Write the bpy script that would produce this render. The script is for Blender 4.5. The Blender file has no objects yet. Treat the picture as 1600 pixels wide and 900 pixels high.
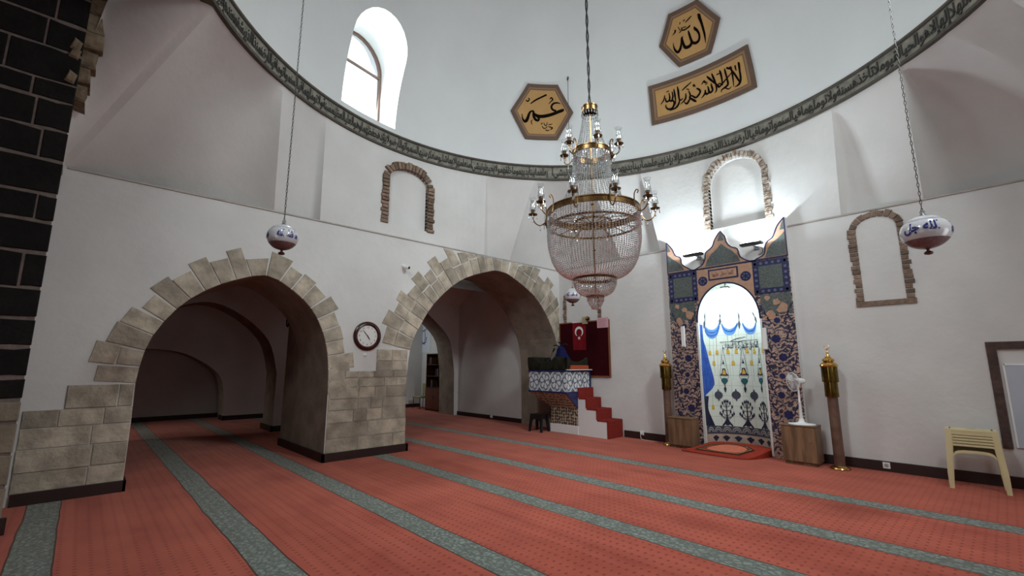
import bpy, bmesh, math, random
from mathutils import Vector, Matrix
random.seed(7)
PI = math.pi
S = bpy.context.scene
COL = S.collection
R = math.radians

# ---------------------------------------------------------------- camera, sky, light, exposure
cam_d = bpy.data.cameras.new('camera')
cam_d.sensor_width = 36.0
cam_d.lens = 710.0 / 1600.0 * 36.0
cam_d.clip_start = 0.02
cam = bpy.data.objects.new('camera', cam_d)
COL.objects.link(cam)
cam.location = (0, 0, 1.6)
cam.rotation_euler = (R(90 + 9.65), 0, R(46.9))
S.camera = cam

S.view_settings.view_transform = 'Standard'
S.view_settings.look = 'None'
S.view_settings.gamma = 1.0
S.view_settings.use_curve_mapping = False
S.view_settings.exposure = 0.6
S.cycles.use_denoising = True
S.cycles.max_bounces = 10
S.cycles.diffuse_bounces = 6
S.cycles.transparent_max_bounces = 24
S.cycles.caustics_reflective = False
S.cycles.caustics_refractive = False
S.cycles.sample_clamp_indirect = 6.0

W = bpy.data.worlds.new('daylight')
S.world = W
W.use_nodes = True
W.node_tree.nodes['Background'].inputs[0].default_value = (0.80, 0.90, 1.0, 1)
W.node_tree.nodes['Background'].inputs[1].default_value = 1.9

def area(name, loc, direction, sx, sy, watts, color=(1, 1, 1), spread=180):
    d = bpy.data.lights.new(name, 'AREA')
    d.shape = 'RECTANGLE'; d.size = sx; d.size_y = sy
    d.energy = watts; d.color = color; d.spread = R(spread)
    o = bpy.data.objects.new(name, d); COL.objects.link(o)
    o.location = loc
    o.rotation_euler = Vector(direction).to_track_quat('-Z', 'Y').to_euler()
    return o
DAY = (0.88, 0.97, 0.99)
LED = (0.80, 0.93, 1.0)
WARM = (1.0, 0.95, 0.91)
# daylight at the windows and doors, some of them unseen and added
area('window_daylight', (1.42, 2.2, 2.3), (-1, 0, -.12), .9, 1.3, 6, WARM)
area('window_daylight', (1.42, 6.3, 2.3), (-1, 0, -.12), .9, 1.3, 6, WARM)
area('porch_daylight', (-2.6, -4.9, 1.4), (0.0, 1, -.05), 1.3, 2.0, 4, WARM)
area('dome_daylight_and_fill', (-8.38, 3.45, 7.25), (0.95, .2, -.20), 1.1, 1.6, 85, DAY)
area('dome_daylight_and_fill', (1.50, 5.15, 7.3), (-0.72, .10, -.62), 1.1, 1.5, 155, DAY, 130)  # fill lamp in an added, unseen dome window, aimed at the floor
area('dome_daylight_and_fill', (-2.6, -0.28, 7.3), (-.30, 0.66, -.66), 1.1, 1.5, 85, DAY, 125)  # same for the near side: unseen window added as a light source
area('aisle_added_light', (-14.6, 6.8, 3.0), (-.1, .9, -.3), 1.2, 1.2, 9, DAY, 120)  # added fill to brighten the aisle; no window stands here
area('aisle_added_light', (-14.6, -3.6, 2.6), (0, .88, -.48), .7, .9, 5, WARM, 50)  # beam from an unseen source, put in for the lit floor patch
# the two floodlights over the mihrab and the spot inside its niche
area('floodlight_beam', (-4.10, 8.93, 3.875), (-.55, .12, 1), .30, .09, 34, LED)
area('floodlight_beam', (-2.97, 8.93, 3.885), (.45, .12, 1), .30, .09, 25, LED)
area('niche_spot_beam', (-3.58, 9.06, 3.03), (0, .55, -.9), .10, .08, 9, LED)

# ---------------------------------------------------------------- helpers
def lin(c):
    return tuple(((v / 255.0) / 12.92) if v / 255.0 <= 0.04045 else (((v / 255.0) + 0.055) / 1.055) ** 2.4 for v in c) + (1.0,)

def new_mat(name):
    m = bpy.data.materials.new(name); m.use_nodes = True
    nt = m.node_tree; nt.nodes.clear()
    out = nt.nodes.new('ShaderNodeOutputMaterial'); b = nt.nodes.new('ShaderNodeBsdfPrincipled')
    nt.links.new(b.outputs[0], out.inputs[0])
    return m, nt, b

def N(nt, kind, **kw):
    n = nt.nodes.new('ShaderNode' + kind)
    for k, v in kw.items():
        if k.startswith('i_'):
            n.inputs[int(k[2:])].default_value = v
        else:
            setattr(n, k, v)
    return n

def mixc(nt, fac, a, b, blend='MIX'):
    n = nt.nodes.new('ShaderNodeMix'); n.data_type = 'RGBA'; n.blend_type = blend
    for sock, v in ((0, fac), (6, a), (7, b)):
        if hasattr(v, 'links') or hasattr(v, 'is_linked'):
            nt.links.new(v, n.inputs[sock])
        else:
            n.inputs[sock].default_value = v
    return n.outputs[2]

def math_(nt, op, a, b=None, c=None):
    n = nt.nodes.new('ShaderNodeMath'); n.operation = op
    for i, v in enumerate((a, b, c)):
        if v is None: continue
        if hasattr(v, 'is_linked'): nt.links.new(v, n.inputs[i])
        else: n.inputs[i].default_value = v
    return n.outputs[0]

def mat(name, c, rough=.6, metal=0, var=.0, scale=6, c2=None, bump=0, bscale=40, spec=.4, island=0, stretch=None):
    m, nt, b = new_mat(name)
    b.inputs['Roughness'].default_value = rough
    b.inputs['Metallic'].default_value = metal
    b.inputs['Specular IOR Level'].default_value = spec
    base = lin(c)
    tc = N(nt, 'TexCoord')
    if var or c2 or island:
        nz = N(nt, 'TexNoise'); nz.inputs['Scale'].default_value = scale; nz.inputs['Detail'].default_value = 6
        if stretch:
            mp = N(nt, 'Mapping'); mp.inputs['Scale'].default_value = stretch
            nt.links.new(tc.outputs['Object'], mp.inputs[0]); nt.links.new(mp.outputs[0], nz.inputs['Vector'])
        else: nt.links.new(tc.outputs['Object'], nz.inputs['Vector'])
        if c2: dark = lin(c2)
        else: dark = tuple(x * (1 - var) for x in base[:3]) + (1,)
        rmp = N(nt, 'MapRange'); rmp.inputs[1].default_value = .35; rmp.inputs[2].default_value = .65
        nt.links.new(nz.outputs[0], rmp.inputs[0])
        col = mixc(nt, rmp.outputs[0], dark, base)
        if island:
            g = N(nt, 'NewGeometry')
            mr = N(nt, 'MapRange'); mr.inputs[3].default_value = 1 - island; mr.inputs[4].default_value = 1 + island * .5
            nt.links.new(g.outputs['Random Per Island'], mr.inputs[0])
            cmb = N(nt, 'CombineColor')
            for i in range(3): nt.links.new(mr.outputs[0], cmb.inputs[i])
            col = mixc(nt, 1.0, col, cmb.outputs[0], 'MULTIPLY')
        nt.links.new(col, b.inputs['Base Color'])
    else:
        b.inputs['Base Color'].default_value = base
    if bump:
        nb = N(nt, 'TexNoise'); nb.inputs['Scale'].default_value = bscale; nb.inputs['Detail'].default_value = 8
        nt.links.new(tc.outputs['Object'], nb.inputs['Vector'])
        bp = N(nt, 'Bump'); bp.inputs['Strength'].default_value = bump; bp.inputs['Distance'].default_value = .02
        nt.links.new(nb.outputs[0], bp.inputs['Height']); nt.links.new(bp.outputs[0], b.inputs['Normal'])
    return m

class MB:
    def __init__(s): s.v = []; s.f = []; s.m = []
    def vert(s, p): s.v.append(tuple(p)); return len(s.v) - 1
    def face(s, idx, m=0): s.f.append(tuple(idx)); s.m.append(m)
    def poly(s, pts, m=0): s.face([s.vert(p) for p in pts], m)
    def box(s, a, b, m=0, rot=0, bev=0):
        (x0, y0, z0), (x1, y1, z1) = a, b
        if bev:
            q = bev
            r0 = s.ring([(x0 + q, y0 + q, z0), (x1 - q, y0 + q, z0), (x1 - q, y1 - q, z0), (x0 + q, y1 - q, z0)])
            r1 = s.ring([(x0, y0, z0 + q), (x1, y0, z0 + q), (x1, y1, z0 + q), (x0, y1, z0 + q)])
            r2 = s.ring([(x0, y0, z1 - q), (x1, y0, z1 - q), (x1, y1, z1 - q), (x0, y1, z1 - q)])
            r3 = s.ring([(x0 + q, y0 + q, z1), (x1 - q, y0 + q, z1), (x1 - q, y1 - q, z1), (x0 + q, y1 - q, z1)])
            s.face(r0[::-1], m); s.face(r3, m)
            for u, w in ((r0, r1), (r1, r2), (r2, r3)): s.bridge(u, w, m)
            return
        p = [(x0, y0, z0), (x1, y0, z0), (x1, y1, z0), (x0, y1, z0), (x0, y0, z1), (x1, y0, z1), (x1, y1, z1), (x0, y1, z1)]
        i = [s.vert(q) for q in p]
        for f in ((0, 3, 2, 1), (4, 5, 6, 7), (0, 1, 5, 4), (1, 2, 6, 5), (2, 3, 7, 6), (3, 0, 4, 7)):
            s.face([i[k] for k in f], m)
    def ring(s, pts): return [s.vert(p) for p in pts]
    def bridge(s, a, b, m=0, closed=True):
        n = len(a)
        for k in range(n if closed else n - 1):
            s.face((a[k], a[(k + 1) % n], b[(k + 1) % n], b[k]), m)
    def lathe(s, prof, c=(0, 0, 0), n=24, m=0, cap=True, sx=1, sy=1):
        rings = []
        for r, z in prof:
            rings.append(s.ring([(c[0] + sx * r * math.cos(2 * PI * k / n), c[1] + sy * r * math.sin(2 * PI * k / n), c[2] + z) for k in range(n)]))
        for a, b in zip(rings, rings[1:]): s.bridge(a, b, m)
        if cap:
            s.face(rings[0][::-1], m); s.face(rings[-1], m)
    def tube(s, pts, r, n=8, m=0, cap=True):
        pts = [Vector(p) for p in pts]; rings = []
        rr = r if isinstance(r, (list, tuple)) else [r] * len(pts)
        up = None
        for i, p in enumerate(pts):
            t = (pts[min(i + 1, len(pts) - 1)] - pts[max(i - 1, 0)]).normalized()
            if up is None:
                up = Vector((0, 0, 1)) if abs(t.z) < .9 else Vector((1, 0, 0))
            a = t.cross(up)
            if a.length < 1e-5: a = t.cross(Vector((0, 1, 0)))
            a.normalize(); b = a.cross(t).normalized(); up = b
            rings.append(s.ring([p + (a * math.cos(2 * PI * k / n) + b * math.sin(2 * PI * k / n)) * rr[i] for k in range(n)]))
        for a, b in zip(rings, rings[1:]): s.bridge(a, b, m)
        if cap: s.face(rings[0][::-1], m); s.face(rings[-1], m)
    def prism(s, pts, fn, h0, h1, m=0, bev=0):
        """polygon (u,v) mapped by fn(u,v,h), from height h0 to h1, top edge chamfered by bev"""
        n = len(pts)
        cx = sum(p[0] for p in pts) / n; cy = sum(p[1] for p in pts) / n
        a = s.ring([fn(u, v, h0) for u, v in pts])
        if bev:
            b = s.ring([fn(u, v, h1 - bev) for u, v in pts])
            ins = []
            for u, v in pts:
                d = math.hypot(u - cx, v - cy) or 1
                k = max(0, (d - bev * 1.4) / d); ins.append((cx + (u - cx) * k, cy + (v - cy) * k))
            c = s.ring([fn(u, v, h1) for u, v in ins])
            s.bridge(a, b, m); s.bridge(b, c, m); s.face(c, m)
        else:
            b = s.ring([fn(u, v, h1) for u, v in pts])
            s.bridge(a, b, m); s.face(b, m)
        s.face(a[::-1], m)
    def ribbon(s, pts, fn, h0, h1, m=0):
        """stroke of (u,v,width) points laid on fn"""
        P = [Vector(p[:2]) for p in pts]; L = []; Rr = []
        for i, p in enumerate(P):
            t = P[min(i + 1, len(P) - 1)] - P[max(i - 1, 0)]
            t = t.normalized() if t.length > 1e-9 else Vector((1, 0))
            nrm = Vector((-t.y, t.x)) * pts[i][2] * .5
            L.append(p + nrm); Rr.append(p - nrm)
        if h1 > h0:
            a = s.ring([fn(q.x, q.y, h0) for q in L]); b = s.ring([fn(q.x, q.y, h1) for q in L])
            c = s.ring([fn(q.x, q.y, h1) for q in Rr]); d = s.ring([fn(q.x, q.y, h0) for q in Rr])
            for u, w in ((a, b), (b, c), (c, d)): s.bridge(u, w, m, False)
            s.face((a[0], b[0], c[0], d[0]), m); s.face((a[-1], d[-1], c[-1], b[-1]), m)
    def grid(s, fn, nu, nv, m=0, flip=False):
        idx = [[s.vert(fn(i / nu, j / nv)) for i in range(nu + 1)] for j in range(nv + 1)]
        for j in range(nv):
            for i in range(nu):
                q = (idx[j][i], idx[j][i + 1], idx[j + 1][i + 1], idx[j + 1][i])
                s.face(q[::-1] if flip else q, m)
        return idx
    def build(s, name, mats, parent=None, smooth=False, recalc=True, angle=40):
        me = bpy.data.meshes.new(name)
        me.from_pydata(s.v, [], s.f)
        if not isinstance(mats, (list, tuple)): mats = [mats]
        for q in mats: me.materials.append(q)
        me.polygons.foreach_set('material_index', s.m)
        if recalc:
            bm = bmesh.new(); bm.from_mesh(me)
            bmesh.ops.recalc_face_normals(bm, faces=bm.faces)
            bm.to_mesh(me); bm.free()
        if smooth:
            me.polygons.foreach_set('use_smooth', [True] * len(me.polygons))
            try: me.set_sharp_from_angle(angle=R(angle))
            except Exception: pass
        me.update()
        o = bpy.data.objects.new(name, me); COL.objects.link(o)
        if parent: place_child(o, parent)
        return o

def place_child(o, parent):
    o.parent = parent
    o.matrix_parent_inverse = Matrix.Identity(4)

def shift(o, p):
    """put the origin of a mesh object, whose mesh is in world space, at p"""
    o.data.transform(Matrix.Translation(-Vector(p))); o.location = p

def thing(name, label, cat, loc=(0, 0, 0), rz=0, group=None):
    o = bpy.data.objects.new(name, None); COL.objects.link(o)
    o.empty_display_size = .1
    o.location = loc; o.rotation_euler = (0, 0, rz)
    return tag(o, label, cat, group)
def tag(o, label, cat, group=None):
    o['label'] = label; o['category'] = cat
    if group: o['group'] = group
    return o
def struct(o, label=None):
    o['kind'] = 'structure'
    if label: o['label'] = label; o['category'] = label.split()[-1]
    return o
def stuff(o):
    o['kind'] = 'stuff'; return o
def dup(root, loc, rz=None, label=None, group=None):
    r = root.copy(); COL.objects.link(r); r.location = loc
    if rz is not None: r.rotation_euler = (0, 0, rz)
    if label: r['label'] = label
    if group: r['group'] = group
    for ch in list(root.children):
        c = ch.copy(); COL.objects.link(c); c.parent = r
        for g in list(ch.children):
            d = g.copy(); COL.objects.link(d); d.parent = c
    return r

def crom(pts, n=6, closed=False):
    """smooth polyline through pts"""
    P = [Vector(p) for p in pts]; out = []
    k = len(P)
    for i in range(k if closed else k - 1):
        p0 = P[(i - 1) % k] if closed or i > 0 else P[i]
        p1 = P[i]; p2 = P[(i + 1) % k]
        p3 = P[(i + 2) % k] if closed or i < k - 2 else p2
        for j in range(n):
            t = j / n
            out.append(.5 * ((2 * p1) + (p2 - p0) * t + (2 * p0 - 5 * p1 + 4 * p2 - p3) * t * t + (3 * p1 - p0 - 3 * p2 + p3) * t ** 3))
    if not closed: out.append(P[-1])
    return [tuple(q) for q in out]

def plate(name, outline, holes, fn, h0, h1, mats, side_mat=None, parent=None):
    """solid plate with holes: outline and holes are (u,v) loops; fn maps (u,v,h)"""
    cu = bpy.data.curves.new('tmp', 'CURVE'); cu.dimensions = '2D'; cu.fill_mode = 'BOTH'
    for lp in [outline] + list(holes):
        sp = cu.splines.new('POLY'); sp.points.add(len(lp) - 1); sp.use_cyclic_u = True
        for p, q in zip(sp.points, lp): p.co = (q[0], q[1], 0, 1)
    o = bpy.data.objects.new('tmp', cu); COL.objects.link(o)
    dg = bpy.context.evaluated_depsgraph_get(); dg.update()
    me = bpy.data.meshes.new_from_object(o.evaluated_get(dg))
    bpy.data.objects.remove(o); bpy.data.curves.remove(cu)
    bm = bmesh.new(); bm.from_mesh(me); bpy.data.meshes.remove(me)
    bmesh.ops.remove_doubles(bm, verts=bm.verts, dist=1e-5)
    ex = bmesh.ops.extrude_face_region(bm, geom=bm.faces[:])
    new = set(v for v in ex['geom'] if isinstance(v, bmesh.types.BMVert))
    for v in bm.verts:
        v.co = Vector(fn(v.co.x, v.co.y, h1 if v in new else h0))
    bmesh.ops.recalc_face_normals(bm, faces=bm.faces)
    n0 = (Vector(fn(0, 0, 1)) - Vector(fn(0, 0, 0))).normalized()
    for f in bm.faces:
        f.material_index = 1 if (side_mat is not None and abs(f.normal.dot(n0)) < .5) else 0
    me = bpy.data.meshes.new(name); bm.to_mesh(me); bm.free()
    me.materials.append(mats)
    if side_mat is not None: me.materials.append(side_mat)
    o = bpy.data.objects.new(name, me); COL.objects.link(o)
    if parent: place_child(o, parent)
    return o

def boolean(o, cutter):
    md = o.modifiers.new('cut', 'BOOLEAN'); md.operation = 'DIFFERENCE'; md.solver = 'EXACT'; md.object = cutter
    dg = bpy.context.evaluated_depsgraph_get(); dg.update()
    me = bpy.data.meshes.new_from_object(o.evaluated_get(dg))
    o.modifiers.clear(); old = o.data; o.data = me
    bpy.data.meshes.remove(old)
    me2 = cutter.data; bpy.data.objects.remove(cutter); bpy.data.meshes.remove(me2)

# ---- joined Arabic script from single letters
_F = {'ء': (0xFE80, 1), 'آ': (0xFE81, 2), 'أ': (0xFE83, 2), 'ؤ': (0xFE85, 2), 'إ': (0xFE87, 2), 'ئ': (0xFE89, 4), 'ا': (0xFE8D, 2), 'ب': (0xFE8F, 4),
      'ة': (0xFE93, 2), 'ت': (0xFE95, 4), 'ث': (0xFE99, 4), 'ج': (0xFE9D, 4), 'ح': (0xFEA1, 4), 'خ': (0xFEA5, 4), 'د': (0xFEA9, 2), 'ذ': (0xFEAB, 2),
      'ر': (0xFEAD, 2), 'ز': (0xFEAF, 2), 'س': (0xFEB1, 4), 'ش': (0xFEB5, 4), 'ص': (0xFEB9, 4), 'ض': (0xFEBD, 4), 'ط': (0xFEC1, 4), 'ظ': (0xFEC5, 4),
      'ع': (0xFEC9, 4), 'غ': (0xFECD, 4), 'ف': (0xFED1, 4), 'ق': (0xFED5, 4), 'ك': (0xFED9, 4), 'ل': (0xFEDD, 4), 'م': (0xFEE1, 4), 'ن': (0xFEE5, 4),
      'ه': (0xFEE9, 4), 'و': (0xFEED, 2), 'ى': (0xFEEF, 2), 'ي': (0xFEF1, 4), '\ue000': (0xFEFB, 2)}
def arabic(t):
    t = t.replace('لا', '\ue000')
    out = []
    for i, ch in enumerate(t):
        if ch not in _F: out.append(ch); continue
        base, n = _F[ch]
        prev = i > 0 and t[i - 1] in _F and _F[t[i - 1]][1] == 4
        nxt = i + 1 < len(t) and t[i + 1] in _F and n == 4 and _F[t[i + 1]][1] > 1
        out.append(chr(base + (3 if prev and nxt else 1 if prev else 2 if nxt else 0)))
    return ''.join(reversed(out))
def text_mesh(body, size, depth, res=2, align='CENTER', offset=0.0):
    cu = bpy.data.curves.new('tmp', 'FONT'); cu.body = body; cu.size = size; cu.extrude = depth
    cu.resolution_u = res; cu.align_x = align; cu.align_y = 'CENTER'; cu.offset = offset
    o = bpy.data.objects.new('tmp', cu); COL.objects.link(o)
    dg = bpy.context.evaluated_depsgraph_get(); dg.update()
    me = bpy.data.meshes.new_from_object(o.evaluated_get(dg))
    bpy.data.objects.remove(o); bpy.data.curves.remove(cu)
    return me
def text_obj(name, body, size, depth, fn, m, parent=None, res=2, offset=0.0, align='CENTER', fit=None):
    me = text_mesh(body, size, depth, res, align, offset)
    if fit:
        xs = [v.co.x for v in me.vertices]; ys = [v.co.y for v in me.vertices]
        cx, cy = (min(xs) + max(xs)) / 2, (min(ys) + max(ys)) / 2
        kx, ky = fit[0] / (max(xs) - min(xs)), fit[1] / (max(ys) - min(ys))
        for v in me.vertices: v.co.x = (v.co.x - cx) * kx; v.co.y = (v.co.y - cy) * ky
    for v in me.vertices: v.co = Vector(fn(v.co.x, v.co.y, v.co.z))
    me.name = name; me.materials.clear(); me.materials.append(m)
    o = bpy.data.objects.new(name, me); COL.objects.link(o)
    if parent: place_child(o, parent)
    return o
UMAR=[[[0.449,0.205,0.012],[0.391,0.229,0.028],[0.308,0.226,0.0401],[0.251,0.193,0.0441],[0.227,0.134,0.0482],[0.259,0.075,0.0482],[0.341,0.042,0.0442]],[[0.511,0.093,0.02],[0.499,0.06,0.0681],[0.413,0.03,0.0722],[0.291,-0.017,0.0723],[0.148,-0.062,0.0765],[0.006,-0.088,0.0766],[-0.097,-0.082,0.0726],[-0.176,-0.047,0.0605],[-0.213,0.01,0.0403]],[[-0.203,0.034,0.0362],[-0.204,-0.068,0.0524],[-0.156,-0.161,0.0606],[-0.09,-0.186,0.0525],[-0.067,-0.141,0.0444],[-0.107,-0.099,0.0524]],[[-0.203,0.03,0.0322],[-0.275,0.01,0.0443],[-0.313,-0.056,0.0564],[-0.337,-0.137,0.0686],[-0.375,-0.214,0.0727],[-0.424,-0.218,0.0566],[-0.468,-0.148,0.0282],[-0.478,-0.054,0.0101]],[[-0.221,-0.175,0.0121],[-0.252,-0.221,0.0222],[-0.239,-0.27,0.0162],[-0.222,-0.293,0.0061]],[[-0.289,0.187,0.0201],[-0.172,0.276,0.0361],[-0.049,0.34,0.0361],[0.102,0.412,0.0401]],[[-0.406,0.265,0.0241],[-0.352,0.24,0.0281],[-0.319,0.291,0.0261],[-0.352,0.315,0.0181]],[[0.16,0.207,0.012],[0.214,0.264,0.024],[0.255,0.303,0.032],[0.219,0.347,0.03],[0.186,0.312,0.02]],[[-0.015,-0.273,0.0243],[0.019,-0.241,0.0162]],[[0.05,-0.236,0.0121],[0.081,-0.296,0.0182],[0.121,-0.285,0.0162],[0.13,-0.218,0.0141]],[[0.162,-0.274,0.0162],[0.212,-0.273,0.0161],[0.252,-0.257,0.0141]],[[0.01,-0.318,0.0162],[0.051,-0.368,0.0182],[0.102,-0.356,0.0162],[0.132,-0.315,0.0141]],[[0.162,-0.324,0.0162],[0.213,-0.338,0.0202],[0.257,-0.354,0.0242],[0.213,-0.395,0.0202]],[[0.092,-0.397,0.0162],[0.133,-0.422,0.0202],[0.183,-0.405,0.0142]]]
ALLAH=[[[0.249,0.271,0.0116],[0.277,0.257,0.0578],[0.279,0.196,0.0606],[0.288,0.101,0.049],[0.292,-0.029,0.0431],[0.291,-0.165,0.0345],[0.275,-0.314,0.0057]],[[0.133,0.095,0.0146],[0.14,0.047,0.0524],[0.173,-0.007,0.0465],[0.191,-0.092,0.0377],[0.175,-0.175,0.0435],[0.13,-0.218,0.0524],[0.069,-0.216,0.0555],[0.029,-0.17,0.044],[0.011,-0.097,0.0353]],[[0.001,0.075,0.0177],[0.005,0.012,0.0412],[0.011,-0.082,0.0441],[0.018,-0.169,0.0499],[-0.03,-0.224,0.0618],[-0.107,-0.225,0.0651],[-0.14,-0.18,0.0564],[-0.15,-0.087,0.0416],[-0.146,0.011,0.0208]],[[-0.12,0.007,0.0119],[-0.155,-0.008,0.0357],[-0.189,-0.116,0.0358],[-0.227,-0.2,0.0508],[-0.282,-0.247,0.054],[-0.327,-0.201,0.0421],[-0.346,-0.12,0.0241],[-0.344,-0.029,0.006]],[[0.134,0.31,0.0146],[0.057,0.278,0.0235],[-0.02,0.246,0.0148]],[[0.061,0.16,0.0147],[0.045,0.142,0.0294],[0.001,0.128,0.0265],[-0.073,0.12,0.0267],[-0.123,0.143,0.0208],[-0.092,0.174,0.0148],[-0.022,0.164,0.0177]],[[-0.118,0.297,0.0179],[-0.141,0.259,0.0089]],[[-0.017,0.306,0.0207],[-0.056,0.284,0.0178]],[[-0.253,0.198,0.036],[-0.262,0.159,0.03],[-0.326,0.117,0.009]],[[-0.183,0.108,0.0149],[-0.124,0.139,0.0178],[-0.12,0.19,0.0119]],[[-0.183,0.232,0.012],[-0.155,0.144,0.0149]]]
SHAH=[[[0.839,0.205,0.0116],[0.844,0.161,0.0424],[0.833,0.023,0.0348],[0.822,-0.137,0.0387],[0.775,-0.221,0.0428],[0.689,-0.241,0.0098]],[[0.646,0.179,0.0157],[0.708,0.062,0.0312],[0.76,-0.085,0.035],[0.799,-0.198,0.0272]],[[0.768,0.176,0.0233],[0.766,0.119,0.0272],[0.772,0.059,0.0116]],[[0.685,0.17,0.0156],[0.687,0.077,0.0352],[0.68,-0.065,0.0274],[0.668,-0.223,0.0079]],[[0.559,0.212,0.0158],[0.56,0.138,0.0355],[0.568,0.009,0.0316],[0.569,-0.121,0.0396],[0.511,-0.157,0.0398],[0.432,-0.18,0.024],[0.415,-0.225,0.012]],[[0.599,0.211,0.0315],[0.644,0.17,0.0431],[0.681,0.179,0.0352],[0.69,0.112,0.0117]],[[0.686,0.073,0.0156],[0.531,-0.019,0.0277],[0.398,-0.101,0.0321],[0.367,-0.07,0.0241],[0.41,-0.034,0.024],[0.469,-0.095,0.0159]],[[0.454,0.226,0.0159],[0.466,0.162,0.0398],[0.469,0.025,0.0319],[0.456,-0.096,0.02]],[[0.292,0.231,0.0161],[0.306,0.151,0.0403],[0.332,0.013,0.0322],[0.332,-0.135,0.0282],[0.287,-0.184,0.0101]],[[0.185,0.221,0.0163],[0.222,0.157,0.0446],[0.304,0.036,0.0363],[0.398,-0.101,0.0281]],[[0.383,0.163,0.024],[0.467,0.166,0.0199]],[[0.501,-0.169,0.0239],[0.566,-0.225,0.0238],[0.624,-0.201,0.0079]],[[0.243,0.042,0.0162],[0.249,-0.035,0.0365],[0.253,-0.112,0.0365],[0.194,-0.136,0.0407],[0.177,-0.047,0.0245]],[[0.17,0.015,0.0163],[0.178,-0.069,0.0367],[0.168,-0.129,0.0367],[0.114,-0.133,0.041],[0.105,-0.043,0.0205]],[[0.119,-0.048,0.0205],[0.072,-0.137,0.0288],[0.007,-0.185,0.0083]],[[0.053,0.094,0.0103],[0.115,0.145,0.0327],[0.131,0.105,0.0286],[0.171,0.105,0.0204]],[[0.127,0.059,0.0163],[0.181,0.079,0.0163]],[[-0.121,0.116,0.0166],[-0.103,0.152,0.0332],[-0.079,0.1,0.0166]],[[-0.058,0.059,0.029],[-0.007,0.007,0.0413],[-0.001,-0.056,0.0372],[-0.095,-0.127,0.0416],[-0.176,-0.058,0.0293],[-0.226,-0.078,0.0336],[-0.134,-0.182,0.0501],[-0.097,-0.218,0.0125]],[[-0.23,0.071,0.0168],[-0.208,-0.013,0.0335],[-0.225,-0.105,0.0336],[-0.299,-0.188,0.0422],[-0.351,-0.13,0.0127]],[[-0.146,0.229,0.0166],[-0.276,0.17,0.0294],[-0.364,0.124,0.0169]],[[-0.265,0.123,0.021],[-0.21,0.09,0.0167]],[[-0.294,0.04,0.0168],[-0.302,-0.044,0.0337],[-0.346,-0.105,0.0296],[-0.437,-0.158,0.0085]],[[-0.449,0.245,0.017],[-0.443,0.147,0.0424],[-0.446,-0.005,0.034],[-0.426,-0.067,0.0297],[-0.366,-0.05,0.0212]],[[-0.53,0.216,0.0171],[-0.526,0.11,0.0384],[-0.523,-0.001,0.0299],[-0.532,-0.142,0.0086]],[[-0.434,-0.042,0.0213],[-0.466,-0.13,0.0384],[-0.538,-0.2,0.0386],[-0.678,-0.223,0.0086]],[[-0.575,0.174,0.0171],[-0.571,0.07,0.0343],[-0.597,-0.003,0.0343],[-0.642,-0.011,0.0344],[-0.648,0.079,0.0172]],[[-0.646,0.166,0.0172],[-0.638,0.058,0.0301],[-0.671,-0.002,0.0345],[-0.723,0.001,0.0346],[-0.731,0.083,0.0173]],[[-0.737,0.144,0.0173],[-0.775,0.045,0.026],[-0.849,-0.029,0.0087]],[[-0.701,0.199,0.0151],[-0.636,0.211,0.015]],[[-0.623,-0.035,0.0258],[-0.578,-0.027,0.0343],[-0.558,-0.089,0.0386],[-0.605,-0.178,0.043],[-0.697,-0.181,0.0389],[-0.744,-0.113,0.026],[-0.73,-0.064,0.0108]]]
SWAGS=[[[[0.391,2.41],[0.541,2.34],[0.727,2.321],[0.889,2.381],[0.985,2.503]],[[0.379,2.286],[0.495,2.183],[0.701,2.135],[0.873,2.21],[0.977,2.361]]],[[[1.054,2.473],[1.125,2.377],[1.285,2.326],[1.455,2.368],[1.573,2.457]],[[1.043,2.388],[1.124,2.245],[1.269,2.204],[1.438,2.238],[1.563,2.383]]],[[[1.744,2.45],[1.845,2.353],[1.994,2.307],[2.179,2.339],[2.295,2.441]],[[1.727,2.395],[1.828,2.244],[1.994,2.198],[2.199,2.23],[2.302,2.369]]]]
FOLDS=[[[0.401,2.362],[0.531,2.277],[0.718,2.258],[0.887,2.314],[0.981,2.446]],[[0.393,2.315],[0.51,2.22],[0.71,2.196],[0.879,2.257],[0.979,2.402]],[[1.05,2.439],[1.127,2.324],[1.279,2.279],[1.448,2.316],[1.569,2.429]],[[1.738,2.428],[1.837,2.308],[1.994,2.265],[2.186,2.294],[2.298,2.414]]]
CURT=[[0.11,2.414],[0.277,2.418],[0.274,2.134],[0.386,1.928],[0.511,1.63],[0.626,1.362],[0.646,1.224],[0.533,1.133],[0.371,1.07],[0.37,0.934],[0.084,0.939],[0.03,1.3]]
CURTD=[[0.089,0.956],[0.356,0.989],[0.285,0.756],[0.419,0.575],[0.557,0.414],[0.319,0.293],[0.12,0.299],[0.117,0.67]]
PLEAT=[[[0.196,2.227],[0.29,1.816],[0.401,1.363]],[[0.218,2.058],[0.215,1.722],[0.193,1.364]],[[0.268,1.445],[0.284,1.262],[0.209,1.045]],[[0.459,1.445],[0.527,1.297],[0.425,1.115]]]
FINIAL=[[[0.399,2.668],[0.418,2.515],[0.34,2.342]],[[1.014,2.656],[1.013,2.55],[0.996,2.417]],[[1.646,2.65],[1.633,2.492],[1.622,2.325]],[[2.189,2.628],[2.268,2.533],[2.352,2.421]]]
GOLD=[[0.545,1.85],[0.82,1.863],[1.191,1.874],[1.456,1.882],[1.821,1.886],[2.096,1.873],[2.557,1.874],[0.678,1.645],[1.331,1.648],[1.952,1.652],[0.516,0.775]]
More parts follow.
